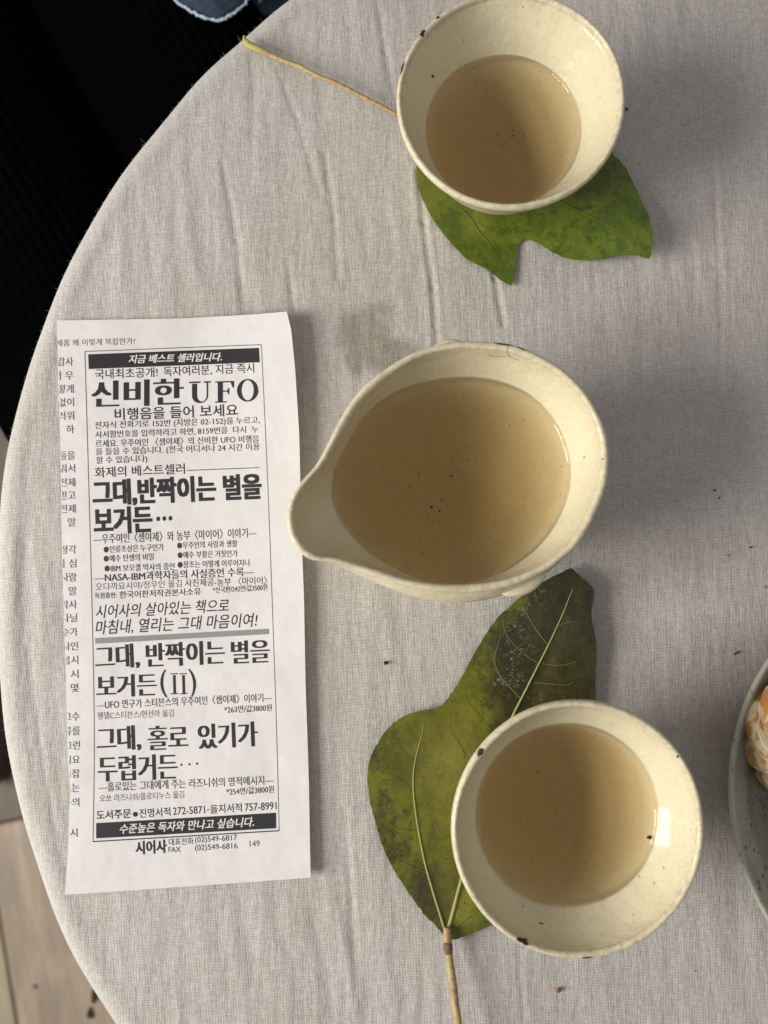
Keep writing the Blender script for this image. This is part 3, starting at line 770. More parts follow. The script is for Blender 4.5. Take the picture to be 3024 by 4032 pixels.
STEM = mat_stalk("dry_stalk", (0.44, 0.33, 0.14), (0.36, 0.22, 0.12), (0.20, 0.11, 0.075)); STEMG = mat_stalk("stalk_foot", (0.42, 0.37, 0.10), (0.40, 0.31, 0.11), (0.24, 0.17, 0.05))
pa = [P(970, 168, 3.5), P(990, 184, 3.6), P(1046, 209, 4.0), P(1110, 237, 4.4), P(1179, 262, 4.8), P(1250, 299, 5.1), P(1323, 328, 5.2), P(1444, 389, 4.5), P(1560, 450, 3.5), P(1680, 510, 2.0), P(1800, 560, 1.2)]
tube("stem", catmull(pa, 6), np.interp(np.linspace(0, 1, 61), [0, .04, .12, .3, .8, 1], [1.2, 1.55, 1.35, 1.05, 0.85, 0.8]) * MM, STEM, leafA, 12)
fa = [P(962, 142, 3.6), P(963, 156, 3.9), P(972, 170, 4.1), P(992, 184, 4.2), P(1022, 197, 4.2), P(1060, 213, 4.2)]
tube("stem_base", catmull(fa, 5), np.interp(np.linspace(0, 1, 26), [0, .2, .5, .75, 1], [0.5, 0.9, 1.5, 1.5, 1.0]) * MM, STEMG, leafA, 12)

sB = lambda L: [(1350 + x * .9042, 2150 + y * .9039) for x, y in L]
OUT_B = sB([(448, 1712), (430, 1685), (395, 1645), (350, 1600), (300, 1530), (250, 1455), (205, 1380), (170, 1300), (140, 1200), (115, 1100), (108, 1000), (118, 930), (150, 860), (200, 790), (270, 740), (340, 718), (410, 706), (455, 665), (500, 600), (545, 520), (600, 420), (660, 330), (740, 250), (830, 180), (900, 140), (965, 108), (992, 98), (1030, 125), (1075, 165), (1098, 205), (1084, 270), (1086, 330), (1100, 400), (1105, 480), (1100, 560), (1103, 660),
            (1105, 760), (1130, 900), (1140, 1050), (1080, 1200), (1000, 1350), (880, 1480), (760, 1590), (650, 1650), (560, 1690), (480, 1716)])
leafB = blade("leaf", OUT_B, zB, LEAF2, "olive leaf turning dark brown near its tip, under the tea bowl nearest the plate",
              {'brown': blobs([(2210, 2520, 200, 330, 1.1), (2080, 2640, 170, 250, 1.0), (2030, 2900, 120, 160, .75), (2100, 2400, 110, 150, .6), (2230, 2330, 60, 60, .35), (1500, 3250, 90, 200, .42), (1700, 3520, 110, 160, .62), (1480, 2960, 60, 80, .45), (1560, 3350, 120, 120, .4)]),
               'yellow': blobs([(1760, 3000, 140, 280, .6), (1780, 3450, 80, 200, .4), (1820, 3560, 60, 100, .5), (1460, 3080, 40, 60, .4)]),
               'crust': blobs([(2030, 2560, 60, 190, 1.0), (1990, 2660, 80, 90, .9), (2100, 2330, 60, 60, 1.0), (2110, 2740, 40, 40, .7), (1500, 2950, 30, 60, .5), (1720, 3030, 50, 60, .5)])},
              "leaves used as coasters", (1763, 3700))
vein("midrib", sB([(452, 1690), (480, 1590), (515, 1455), (600, 1150), (690, 850), (745, 728), (800, 620), (850, 520), (905, 410), (960, 290), (985, 225), (1003, 185)]), zB, 0.72, 0.13, VEINM, leafB, 0.1)
vein("vein", sB([(448, 1685), (425, 1610), (385, 1480), (355, 1370), (325, 1215), (308, 1080), (308, 980), (325, 890), (345, 820), (350, 770)]), zB, 0.52, 0.08, VEINM, leafB, 0.05)
vein("vein", sB([(462, 1680), (500, 1650), (570, 1600), (640, 1550), (720, 1500)]), zB, 0.42, 0.15, VEIN2, leafB)
for L, a, b in [([(893, 430), (850, 375), (815, 320), (800, 285), (815, 240)], .26, .10), ([(855, 512), (790, 470), (730, 410), (705, 370), (700, 330)], .22, .08), ([(775, 662), (715, 600), (675, 545), (662, 490), (675, 430), (690, 380)], .28, .10),
                ([(835, 595), (900, 600), (970, 605), (1010, 590)], .18, .07), ([(870, 512), (930, 520), (990, 512), (1015, 500)], .18, .07), ([(645, 800), (600, 745), (555, 690), (530, 640)], .20, .08),
                ([(530, 910), (505, 860), (475, 815), (465, 770)], .22, .08), ([(315, 950), (270, 900), (235, 850)], .14, .05), ([(372, 1425), (320, 1405), (250, 1370), (210, 1320)], .16, .06),
                ([(308, 1070), (250, 1020), (190, 980)], .14, .05), ([(330, 1240), (240, 1230), (180, 1180), (150, 1100)], .14, .05), ([(935, 350), (980, 330), (1040, 330)], .14, .05), ([(600, 1130), (540, 1040), (490, 980)], .16, .05)]:
    vein("side_vein", sB(L), zB, a, b, VEIN2, leafB)
sC = lambda x, y, z: P(1400 + x * .5117, 2900 + y * .5117, z)
pb = [sC(706, 1470, 4.2), sC(706, 1560, 4.8), sC(712, 1640, 5.4), sC(728, 1760, 6.2), sC(750, 1900, 7.2), sC(768, 2060, 8.2), sC(790, 2212, 9.2), sC(815, 2420, 10.5), sC(850, 2700, 12.0), sC(900, 3000, 12.5)]
tube("stem", catmull(pb, 6), np.interp(np.linspace(0, 1, 55), [0, .1, .16, .3, .6, 1], [1.4, 1.65, 1.7, 1.45, 1.4, 1.5]) * MM, STEM, leafB, 12)
pn = [sC(712, 1590, 5.7), sC(710, 1615, 5.9), sC(712, 1640, 6.0), sC(718, 1668, 6.1)]
tube("stem_node", catmull(pn, 5), np.array([1.5, 1.6, 1.7, 1.75, 1.8, 1.8, 1.8, 1.8, 1.8, 1.8, 1.75, 1.7, 1.65, 1.6, 1.5, 1.45]) * MM, mat_flat("stalk_scar", (0.17, 0.11, 0.075), 0.7, 0.2, 0.6), leafB, 12)

# ------------------------------------------------------------------ newspaper clipping
TOPE = [(223, 1262), (453, 1258), (706, 1254), (896, 1244), (1023, 1236), (1129, 1227)]
BOTE = [(254, 3523), (520, 3506), (770, 3488), (1000, 3472), (1223, 3456)]
LEFTE = [(223, 1262), (228, 1453), (236, 1680), (238, 1770), (240, 1913), (244, 2166), (254, 2483), (260, 2690), (266, 2975), (276, 3108), (267, 3355), (254, 3523)]
RIGHTE = [(1129, 1227), (1146, 1295), (1162, 1453), (1178, 1706), (1181, 1833), (1187, 2103), (1197, 2356), (1203, 2690), (1213, 2975), (1216, 3077), (1223, 3456)]
def left_x(py): return np.interp(py, [p[1] for p in LEFTE], [p[0] for p in LEFTE])
def right_x(py): return np.interp(py, [p[1] for p in RIGHTE], [p[0] for p in RIGHTE])
def zpaper(px, py):
    px = np.asarray(px, float); py = np.asarray(py, float)
    u = (px - 240) / 950.0; v = np.clip((py - 1240) / 2260.0, 0, 1)
    z = 0.75 + 5.5 * np.clip(u - 0.5, 0, 2) ** 2 * 4 * (1 - v) ** 2.2 + 1.8 * np.clip(u - 0.35, 0, 2) ** 2 * 2.3
    z = z + 0.9 * np.exp(-((u - 0.05) / 0.25) ** 2) * (0.4 + 0.6 * v) + 0.5 * np.sin(v * 7 + u * 2) * 0.5 + 0.9 * v ** 6
    return z
def edge_at(E_, t, axis):
    E_ = np.array(E_, float); s = (E_[:, axis] - E_[0, axis]) / (E_[-1, axis] - E_[0, axis])
    return np.array([np.interp(t, s, E_[:, 0]), np.interp(t, s, E_[:, 1])])
clip_o = P(238, 3500, 0.5)
clipping = empty("newspaper_clipping", clip_o, "white newsprint clipping of Korean book advertisements about UFOs, left of the pitcher", "newspaper clipping")
def build_sheet():
    nu, nv = 44, 96; px = np.zeros((nv + 1, nu + 1, 2))
    for i in range(nv + 1):
        v = i / nv
        for j in range(nu + 1):
            u = j / nu
            L = edge_at(LEFTE, v, 1); R = edge_at(RIGHTE, v, 1); T = edge_at(TOPE, u, 0); B = edge_at(BOTE, u, 0)
            c00, c10, c01, c11 = map(np.array, (LEFTE[0], RIGHTE[0], LEFTE[-1], RIGHTE[-1]))
            px[i, j] = (1 - u) * L + u * R + (1 - v) * T + v * B - ((1 - u) * (1 - v) * c00 + u * (1 - v) * c10 + (1 - u) * v * c01 + u * v * c11)
    q = px.reshape(-1, 2); V = PA(q, zpaper(q[:, 0], q[:, 1])); F = []
    for i in range(nv):
        for j in range(nu):
            a = i * (nu + 1) + j; F.append((a, a + nu + 1, a + nu + 2, a + 1))
    o = mesh_obj("paper_sheet", V, F, PAPER, clipping, origin=clip_o)
    m = o.modifiers.new("thickness", 'SOLIDIFY'); m.thickness = 0.00012; m.offset = -1
    es = o.modifiers.new('hard rim', 'EDGE_SPLIT'); es.split_angle = math.radians(55)
build_sheet()

SET = {}                          # every printed string, typeset in one go per weight
def typeset(items):
    for bold in sorted({b for _, b in items}):
        txts = sorted({t for t, b in items if b == bold})
        cu = bpy.data.curves.new("lettering", 'FONT'); cu.body = "\n".join(txts); cu.size = 1.0; cu.resolution_u = 3
        cu.offset = bold; cu.fill_mode = 'FRONT'; cu.space_line = 4.0
        o = bpy.data.objects.new("lettering", cu); me = bpy.data.meshes.new_from_object(o)
        v = np.zeros(len(me.vertices) * 3); me.vertices.foreach_get("co", v); v = v.reshape(-1, 3)[:, :2]
        row = np.clip(np.round((0.35 - v[:, 1]) / 4.0).astype(int), 0, len(txts) - 1)
        faces = [[] for _ in txts]
        for p in me.polygons: faces[row[p.vertices[0]]].append(tuple(p.vertices))
        for k, t in enumerate(txts):
            idx = np.nonzero(row == k)[0]; mp = {int(a): b for b, a in enumerate(idx)}
            SET[(t, bold)] = (v[idx] + [0, 4.0 * k], [tuple(mp[a] for a in f) for f in faces[k]])
        bpy.data.objects.remove(o); bpy.data.curves.remove(cu); bpy.data.meshes.remove(me)
def glyphs(txt, bold=0.0, shear=0.0):
    v, f = SET[(txt.strip(), bold)]
    v = v.copy(); v[:, 0] += shear * v[:, 1]
    return v, list(f)
def print_px(name, q, f, mat, lift=0.06, parent=None):
    """print shape given in photo pixels, laid on the sheet"""
    V = PA(q, zpaper(q[:, 0], q[:, 1]) + lift)
    return mesh_obj(name, V, f, mat, parent or clipping, smooth=False, origin=clip_o)
ZO = {'A': (200, 1200), 'B': (200, 1850), 'C': (200, 2500), 'D': (200, 2950)}; ZS = 0.6329
def set_line(z, txt, x0, y0, x1, y1, h, bold=0.0, shear=0.0, mat=None, thick=0.0, name="text_line", lift=0.06, spacing=1.0, cut=None, thy=0.0):
    """one printed line; baseline end points in a zoomed crop of the photo, h the letter height there"""
    if z in ZO:
        ox, oy = ZO[z]; x0, x1 = ox + x0 * ZS, ox + x1 * ZS; y0, y1 = oy + y0 * ZS, oy + y1 * ZS; h = h * ZS
    v, f = glyphs(txt, bold, shear)
    mn = v.min(0); mx = v.max(0)
    s = (v[:, 0] - mn[0]) / (mx[0] - mn[0]); t = (v[:, 1] - mn[1]) / (mx[1] - mn[1]) * h
    L = math.hypot(x1 - x0, y1 - y0); ux, uy = (x1 - x0) / L, (y1 - y0) / L
    q = np.stack([x0 + s * L * ux + t * uy, y0 + s * L * uy - t * ux], 1)
    if cut is not None:
        bm = bmesh.new(); vs = [bm.verts.new((a, b, 0)) for a, b in q]
        for fc in f:
            try: bm.faces.new([vs[i] for i in fc])
            except ValueError: pass
        bmesh.ops.bisect_plane(bm, geom=bm.verts[:] + bm.edges[:] + bm.faces[:], plane_co=(cut, 0, 0), plane_no=(-1, 0, 0), clear_outer=True)
        bm.verts.index_update(); q = np.array([(w_.co.x, w_.co.y) for w_ in bm.verts]); f = [tuple(w_.index for w_ in fc.verts) for fc in bm.faces]; bm.free()
        if not len(q): return None
    if thick:
        n = len(q); Q = [q]; Fs = list(f); th_ = thick * (ZS if z in ZO else 1)
        V = [PA(q, zpaper(q[:, 0], q[:, 1]) + lift)]
        ty = thy * ZS
        for k, (dx, dy) in enumerate([(-th_, 0), (th_, 0), (-th_ / 2, 0), (th_ / 2, 0)] + ([(-th_, -ty), (th_, -ty), (-th_, ty), (th_, ty), (0, ty), (0, -ty)] if ty else []), 1):
            q2 = q + np.array([dx * ux, dx * uy + dy]); V.append(PA(q2, zpaper(q2[:, 0], q2[:, 1]) + lift + 0.006 * k))
            Fs += [tuple(i + n * k for i in fc) for fc in f]
        return mesh_obj(name, np.concatenate(V), Fs, mat or INK, clipping, smooth=False, origin=clip_o)
    return print_px(name, q, f, mat or INK, lift)
JOBS = []
def line(*a, **k): JOBS.append((a, k))
def flush_lines():
    typeset({(a[1].strip(), a[7] if len(a) > 7 else k.get('bold', 0.0)) for a, k in JOBS})
    for a, k in JOBS: set_line(*a, **k)
def quad_strip(name, top, bot, mat, n=24, lift=0.05):
    q = []
    for i in range(n + 1):
        t = i / n; q += [np.array(top[0]) * (1 - t) + np.array(top[1]) * t, np.array(bot[0]) * (1 - t) + np.array(bot[1]) * t]
    f = [(2 * i, 2 * i + 1, 2 * i + 3, 2 * i + 2) for i in range(n)]
    return print_px(name, np.array(q), f, mat, lift)
def zq(z, x, y): return (ZO[z][0] + x * ZS, ZO[z][1] + y * ZS)
def rule(pts, wd, mat, name="rule_line", lift=0.05):
    pts = catmull(pts, 10); q = []
    for i, p_ in enumerate(pts):
        d = pts[min(i + 1, len(pts) - 1)] - pts[max(i - 1, 0)]; d /= np.linalg.norm(d); n_ = np.array([-d[1], d[0]]) * wd / 2
        q += [p_ + n_, p_ - n_]
    f = [(2 * i, 2 * i + 1, 2 * i + 3, 2 * i + 2) for i in range(len(pts) - 1)]
    return print_px(name, np.array(q), f, mat, lift)
def dots(pts, r, ry=None):
    q = []; f = []
    for (x, y) in pts:
        b = len(q); q += [(x + r * math.cos(a * math.pi / 8), y + (ry or r) * math.sin(a * math.pi / 8)) for a in range(16)]; f.append(tuple(range(b, b + 16)))
    return print_px("printed_dots", np.array(q), f, INK)

def build_print():
    # frame
    Lp = [(334, 1384), (349, 1900), (366, 2550), (371, 2950), (366, 3314)]; Rp = [(1029, 1357), (1054, 1900), (1078, 2550), (1091, 2950), (1099, 3271)]
    rule(Lp, 3.0, INK2, "frame_rule"); rule(Rp, 2.6, INK2, "frame_rule"); rule([Lp[0], Rp[0]], 3.2, INK2, "frame_rule"); rule([Lp[-1], Rp[-1]], 4.5, INK, "frame_rule")
    quad_strip("banner", (zq('A', 232, 308), zq('A', 1295, 268)), (zq('A', 236, 400), zq('A', 1300, 358)), INK)
    line('A', "지금 베스트 셀러입니다.", 485, 366, 1065, 350, 54, 0.015, 0.25, WHITEINK, 1.2, lift=0.11)
    line('A', "제품 왜 이렇게 복잡한가?", 34, 260, 525, 246, 42, 0, 0, INK2, cut=227)
    line('A', "국내최초공개!", 275, 463, 665, 450, 62, 0.006)
    line('A', "독자여러분, 지금 즉시", 702, 450, 1266, 425, 64, 0.006)
    line('A', "신비한", 262, 640, 822, 622, 165, -0.004, 0.03, None, 9.0, "headline")
    line('A', "비행음을 들어 보세요", 398, 720, 1165, 692, 76, 0.012)
    line('A', "전자식 전화기로 152번 (지방은 02-152)을 누르고,", 275, 780, 1300, 745, 52, 0.0, 0, INKS, 0.3)
    line('A', "사서함번호를 입력하라고 하면, 8159번을  다시  누", 277, 832, 1290, 797, 46, 0, 0, INKS, 0.3)
    line('A', "르세요. 우주여인 〈셈야제〉의 신비한 UFO 비행음", 278, 888, 1295, 857, 48, 0, 0, INKS, 0.3)
    line('A', "을 들을 수 있습니다. (전국 어디서나 24 시간 이용", 280, 944, 1300, 912, 52, 0, 0, INKS, 0.3)
    line('A', "할 수 있습니다)", 283, 997, 600, 985, 52, 0, 0, INKS, 0.3)
    line('A', "화제의 베스트셀러", 275, 1077, 835, 1052, 66, 0.008)
    rule([zq('A', 845, 1031), zq('A', 1298, 1013)], 3.0, INK)
    line('B', "그대,반짝이는 별을", 268, 228, 1308, 185, 160, 0.0, 0, None, 6.5, "headline", thy=4.5)
    line('B', "보거든", 275, 400, 628, 385, 160, 0.0, 0, None, 6.5, "headline", thy=4.5)
    dots([zq('B', 668, 305), zq('B', 706, 303), zq('B', 744, 301)], 7.5, 9.5)
    line('B', "—우주여인〈셈야제〉와 농부〈마이어〉이야기—", 268, 462, 1280, 420, 62, 0, 0, INKS, 0.3)
    for t, x0, y0, x1, y1 in [("●인류조상은 누구인가", 330, 518, 702, 502), ("●우주인의 사랑과 생활", 787, 493, 1160, 480), ("●예수 탄생의 비밀", 330, 575, 640, 562),
                              ("●예수 부활은 거짓인가", 790, 553, 1162, 541), ("●IBM 보오겔 박사의 증언", 335, 636, 770, 622), ("●창조는 어떻게 이루어지나", 790, 613, 1240, 599)]:
        line('B', t, x0, y0, x1, y1, 44, 0, 0, INKS, 0.3, "bullet_line")
    line('B', "—NASA-IBM과학자들의 사실증언 수록—", 275, 700, 1262, 660, 56, 0.0, 0, None, 1.0)
    line('B', "오다까요시야/정우인 옮김", 280, 752, 815, 730, 48, 0, 0, INK2)
    line('B', "사진제공-농부 〈마이어〉", 835, 729, 1345, 712, 50, 0.002)
    line('B', "독점출판:", 275, 803, 410, 797, 38, 0.008); line('B', "한국어판저작권본사소유", 428, 801, 935, 778, 46, 0.008)
    line('B', "*신국판/242면/값3500원", 1010, 768, 1347, 750, 40, 0, 0, INKS, 0.3)
    line('B', "시어사의 살아있는 책으로", 280, 926, 1110, 885, 84, 0.006, 0.22)
    line('B', "마침내, 열리는 그대 마음이여!", 280, 1030, 1290, 980, 92, 0.006, 0.22)
    quad_strip("grey_bar", (zq('B', 275, 1047), zq('B', 1358, 988)), (zq('B', 277, 1082), zq('B', 1358, 1022)), INK3)
    line('C', "그대,", 285, 222, 550, 206, 155, -0.004, 0.02, None, 6.5, "headline")
    line('C', "반짝이는", 600, 202, 1080, 180, 148, -0.004, 0.02, None, 6.5, "headline"); line('C', "별을", 1130, 180, 1358, 170, 142, -0.004, 0.02, None, 6.5, "headline")
    line('C', "보거든", 290, 392, 655, 378, 140, -0.004, 0.02, None, 6.5, "headline")
    line('C', "(", 686, 390, 725, 388, 172, 0.0, 0, None, 1.0, "headline"); line('C', ")", 872, 384, 911, 380, 172, 0, 0, None, 1.0, "headline")
    for x in (768, 825):      # the Roman numeral with its serifs
        rule([zq('C', x, 250), zq('C', x + 3, 365)], 11, INK, "numeral_stroke")
        rule([zq('C', x - 24, 243), zq('C', x + 22, 241)], 4, INK, "numeral_serif"); rule([zq('C', x - 22, 367), zq('C', x + 26, 365)], 4, INK, "numeral_serif")
    line('C', "—UFO 연구가 스티븐스의 우주여인〈셈야제〉이야기—", 288, 464, 1375, 416, 56, 0, 0, INKS, 0.3)
    line('C', "웬델C스티븐스/현선아 옮김", 290, 527, 765, 508, 46, 0, 0, INK2); line('C', "*263면/값3800원", 1080, 488, 1375, 474, 44, 0, 0, INKS, 0.3)
    line('C', "그대,", 295, 732, 558, 718, 158, -0.004, 0.02, None, 6.5, "headline"); line('C', "홀로", 612, 718, 850, 708, 150, -0.004, 0.02, None, 6.5, "headline")
    line('C', "있기가", 925, 712, 1285, 692, 155, -0.004, 0.02, None, 6.5, "headline")
    line('D', "두렵거든", 300, 203, 785, 185, 158, -0.004, 0.02, None, 6.5, "headline"); dots([zq('D', 812, 97), zq('D', 862, 94), zq('D', 910, 90)], 4.5)
    line('D', "—홀로있는 그대에게 주는 라즈니쉬의 영적메시지—", 300, 265, 1385, 219, 58, 0, 0, INKS, 0.3)
    line('D', "오쏘 라즈니쉬/플로티누스 옮김", 305, 330, 830, 304, 46, 0, 0, INK2); line('D', "*254면/값3800원", 1093, 288, 1388, 270, 44, 0, 0, INKS, 0.3)
    line('D', "도서주문", 285, 440, 500, 428, 58, 0.014); dots([zq('D', 526, 405)], 10)
    line('D', "진명서적", 552, 428, 745, 416, 56, 0.008); line('D', "272-5871", 760, 410, 960, 400, 48, 0.006); dots([zq('D', 978, 378)], 3)
    line('D', "을지서적", 993, 402, 1190, 390, 56, 0.008); line('D', "757-8991", 1208, 386, 1405, 375, 48, 0.006)
    quad_strip("banner", (zq('D', 282, 460), zq('D', 1402, 395)), (zq('D', 282, 555), zq('D', 1402, 492)), INK)
    line('D', "수준높은 독자와 만나고 싶습니다.", 430, 528, 1265, 482, 62, 0.012, 0.25, WHITEINK, 1.0, lift=0.11)
    line('D', "시어사", 530, 657, 722, 645, 84, 0.008, 0.05, None, 2.5, "headline"); line('D', "대표전화", 735, 600, 888, 592, 44, 0.002); line('D', "(02)549-6817", 898, 592, 1160, 577, 46)
    line('D', "FAX", 732, 642, 808, 640, 34); line('D', "(02)549-6816", 898, 642, 1162, 628, 46); line('D', "149", 1238, 608, 1300, 605, 38, 0, 0, INK2)
    # UFO in a heavy roman with serifs, each letter drawn
    def shape(polys, ox, oy, wd, ht, lifts=0.0):
        # local 0..1 box, y up; the line rises 0.026 per unit along
        q = []; f = []
        for k, p_ in enumerate(polys):
            b = len(q)
            for (x, y) in p_: q.append(zq('A', ox + x * wd, oy - y * ht - x * wd * 0.03))
            f.append(tuple(range(b, b + len(p_))))
        return q, f
    def letter(polys, ox, oy, wd, ht):
        V = []; F = []
        for k, p_ in enumerate(polys):
            q, f = shape([p_], ox, oy, wd, ht); q = np.array(q); b = sum(len(a) for a in V)
            V.append(PA(q, zpaper(q[:, 0], q[:, 1]) + 0.06 + 0.004 * k)); F.append(tuple(b + i for i in range(len(p_))))
        V = np.concatenate(V)
        bm = bmesh.new(); vs = [bm.verts.new(tuple(a)) for a in V]
        for fc in F: bm.faces.new([vs[i] for i in fc])
        bmesh.ops.triangulate(bm, faces=bm.faces); bm.verts.index_update()
        vv = np.array([tuple(w_.co) for w_ in bm.verts]); ff = [tuple(w_.index for w_ in fc.verts) for fc in bm.faces]; bm.free()
        mesh_obj("roman_letter", vv, ff, INK, clipping, smooth=False, origin=clip_o)
    def quads_between(o, i): return [[o[k], o[k + 1], i[k + 1], i[k]] for k in range(len(o) - 1)]
    # U
    a = [math.pi + math.pi * k / 12 for k in range(13)]
    o = [(0.13, 0.9), (0.13, 0.40)] + [(0.485 + 0.355 * math.cos(t), 0.34 + 0.34 * math.sin(t)) for t in a] + [(0.84, 0.40), (0.84, 0.93)]
    i = [(0.36, 0.9), (0.36, 0.40)] + [(0.57 + 0.21 * math.cos(t), 0.34 + 0.27 * math.sin(t)) for t in a] + [(0.78, 0.40), (0.78, 0.93)]
    letter(quads_between(o, i) + [[(0.0, 0.93), (0.5, 0.93), (0.5, 1.0), (0.0, 1.0)], [(0.66, 0.93), (0.96, 0.93), (0.96, 1.0), (0.66, 1.0)]], 860, 614, 140, 135)
    # F
    letter([[(0.13, 0.04), (0.38, 0.04), (0.38, 0.97), (0.13, 0.97)], [(0, 0), (0.56, 0), (0.56, 0.06), (0, 0.06)], [(0.0, 0.94), (0.92, 0.94), (0.92, 1.0), (0, 1.0)],
            [(0.86, 0.68), (0.92, 0.68), (0.92, 0.96), (0.74, 0.96)], [(0.36, 0.50), (0.64, 0.50), (0.64, 0.56), (0.36, 0.56)], [(0.64, 0.38), (0.69, 0.38), (0.69, 0.68), (0.64, 0.68), (0.58, 0.53)]], 1022, 610, 128, 133)
    # O
    a = [2 * math.pi * k / 32 for k in range(33)]
    letter(quads_between([(0.5 + 0.5 * math.cos(t), 0.5 + 0.52 * math.sin(t)) for t in a], [(0.5 + 0.29 * math.cos(t), 0.5 + 0.46 * math.sin(t)) for t in a]), 1158, 602, 132, 136)
    # the cut column at the left edge
    col = [(781, "감사"), (811, "더 우"), (840, "떻게"), (869, "없이"), (898, "러워"), (927, " 하"), (984, "들을"), (1012, "워서"), (1042, "전제"), (1070, "믿고"), (1099, "전제"), (1128, "  알"),
           (1187, "청각"), (1217, "지 심"), (1247, "사람"), (1277, "이 말"), (1306, "박사"), (1335, "다닐"), (1365, "수가"), (1396, "사인"), (1426, "봅시"), (1456, "  시"), (1486, "  몇"),
           (1548, "고수"), (1579, "류를"), (1610, "그런"), (1641, "필요"), (1671, "복잡"), (1702, "보는"), (1733, "수의"), (1799, "주시")]
    for yc, t in col:
        xr = np.interp(yc, [781, 1000, 1300, 1600, 1740, 1800], [158, 162, 166, 173, 171, 167]) * 1.8228
        py = yc * 1.8228 + 17
        n = {2: 2.0, 3: 2.5, 1: 1.0}[len(t.strip()) if not t.startswith(' ') else 1]
        wd = 31 * n
        line('', t.strip(), xr - wd, py + 1, xr, py - 1, 34, 0, 0, INK2, 0.25, "column_text", cut=float(left_x(py)) + 3)
build_print(); flush_lines()

# ------------------------------------------------------------------ plate and tangerine
def build_plate():
    s = NT("celadon_glaze"); v = s.coords()
    n = s.noise(v, 30, 5, 0.6)
    c = s.mix(s.ramp(n, [(0.38, (0,) * 3), (0.62, (1,) * 3)]), (0.29, 0.27, 0.20), (0.45, 0.43, 0.335))
    c = s.mix(s.math('MULTIPLY', s.math('SUBTRACT', s.noise(v, 500, 4, 0.7), 0.5, True), 3.0, True), c, (0.20, 0.21, 0.15))
    vo = s.n.new('ShaderNodeTexVoronoi'); vo.inputs['Scale'].default_value = 300; s.link(v, vo.inputs['Vector'])
    sp = s.math('MULTIPLY', s.math('LESS_THAN', vo.outputs['Distance'], s.math('MULTIPLY', s.noise(v, 120, 2), 0.50)), s.math('GREATER_THAN', s.noise(v, 90, 2), 0.47))
    c = s.mix(s.math('MULTIPLY', sp, 0.8), c, (0.05, 0.06, 0.035))
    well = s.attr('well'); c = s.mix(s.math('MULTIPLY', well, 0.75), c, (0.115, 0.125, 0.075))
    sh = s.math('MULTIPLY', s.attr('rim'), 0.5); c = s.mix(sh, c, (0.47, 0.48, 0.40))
    s.col(c).rough(0.22); s.normal(s.bump(s.noise(v, 140, 3), 0.2, 0.001))
    cpx, cpy, R = 3727, 3135, 861
    a = P(cpx - R, cpy, 21); b = P(cpx + R, cpy, 21); ctr = (a + b) / 2; r0 = (b - a).length / 2 / MM
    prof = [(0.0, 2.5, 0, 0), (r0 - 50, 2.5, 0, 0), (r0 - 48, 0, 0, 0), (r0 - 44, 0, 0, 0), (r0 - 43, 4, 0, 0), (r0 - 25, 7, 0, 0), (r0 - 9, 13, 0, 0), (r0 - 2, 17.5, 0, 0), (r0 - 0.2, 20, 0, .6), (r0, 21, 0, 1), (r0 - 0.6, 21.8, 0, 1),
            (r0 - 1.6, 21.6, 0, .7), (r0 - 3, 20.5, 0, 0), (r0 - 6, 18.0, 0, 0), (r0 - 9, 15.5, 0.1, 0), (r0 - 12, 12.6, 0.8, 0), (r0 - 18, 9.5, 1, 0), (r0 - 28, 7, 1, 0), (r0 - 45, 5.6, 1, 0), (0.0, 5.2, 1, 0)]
    prof_s = catmull([(p_[0], p_[1]) for p_ in prof], 3); N = 192; V = []; F = []
    k1 = np.linspace(0, 1, len(prof)); k2 = np.linspace(0, 1, len(prof_s))
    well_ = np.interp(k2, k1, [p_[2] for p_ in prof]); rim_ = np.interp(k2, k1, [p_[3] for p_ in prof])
    for (r, z) in prof_s:
        for k in range(N):
            t = 2 * math.pi * k / N; rr = max(r, 0.01) * (1 + 0.004 * math.sin(3 * t + 1))
            V.append((ctr.x + rr * MM * math.cos(t), ctr.y + rr * MM * math.sin(t), TABLE + 0.0003 + z * MM))
    for i in range(len(prof_s) - 1):
        for k in range(N): F.append((i * N + k, i * N + (k + 1) % N, (i + 1) * N + (k + 1) % N, (i + 1) * N + k))
    og = Vector((ctr.x, ctr.y, TABLE))
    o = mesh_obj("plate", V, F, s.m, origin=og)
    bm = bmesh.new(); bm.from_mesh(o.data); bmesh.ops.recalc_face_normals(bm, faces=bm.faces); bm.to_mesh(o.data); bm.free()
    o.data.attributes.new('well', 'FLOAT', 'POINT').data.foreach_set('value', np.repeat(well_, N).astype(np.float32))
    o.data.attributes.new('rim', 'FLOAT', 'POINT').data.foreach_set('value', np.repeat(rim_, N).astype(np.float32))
    tag(o, "speckled grey-green celadon plate holding the peeled orange", "plate")
build_plate()
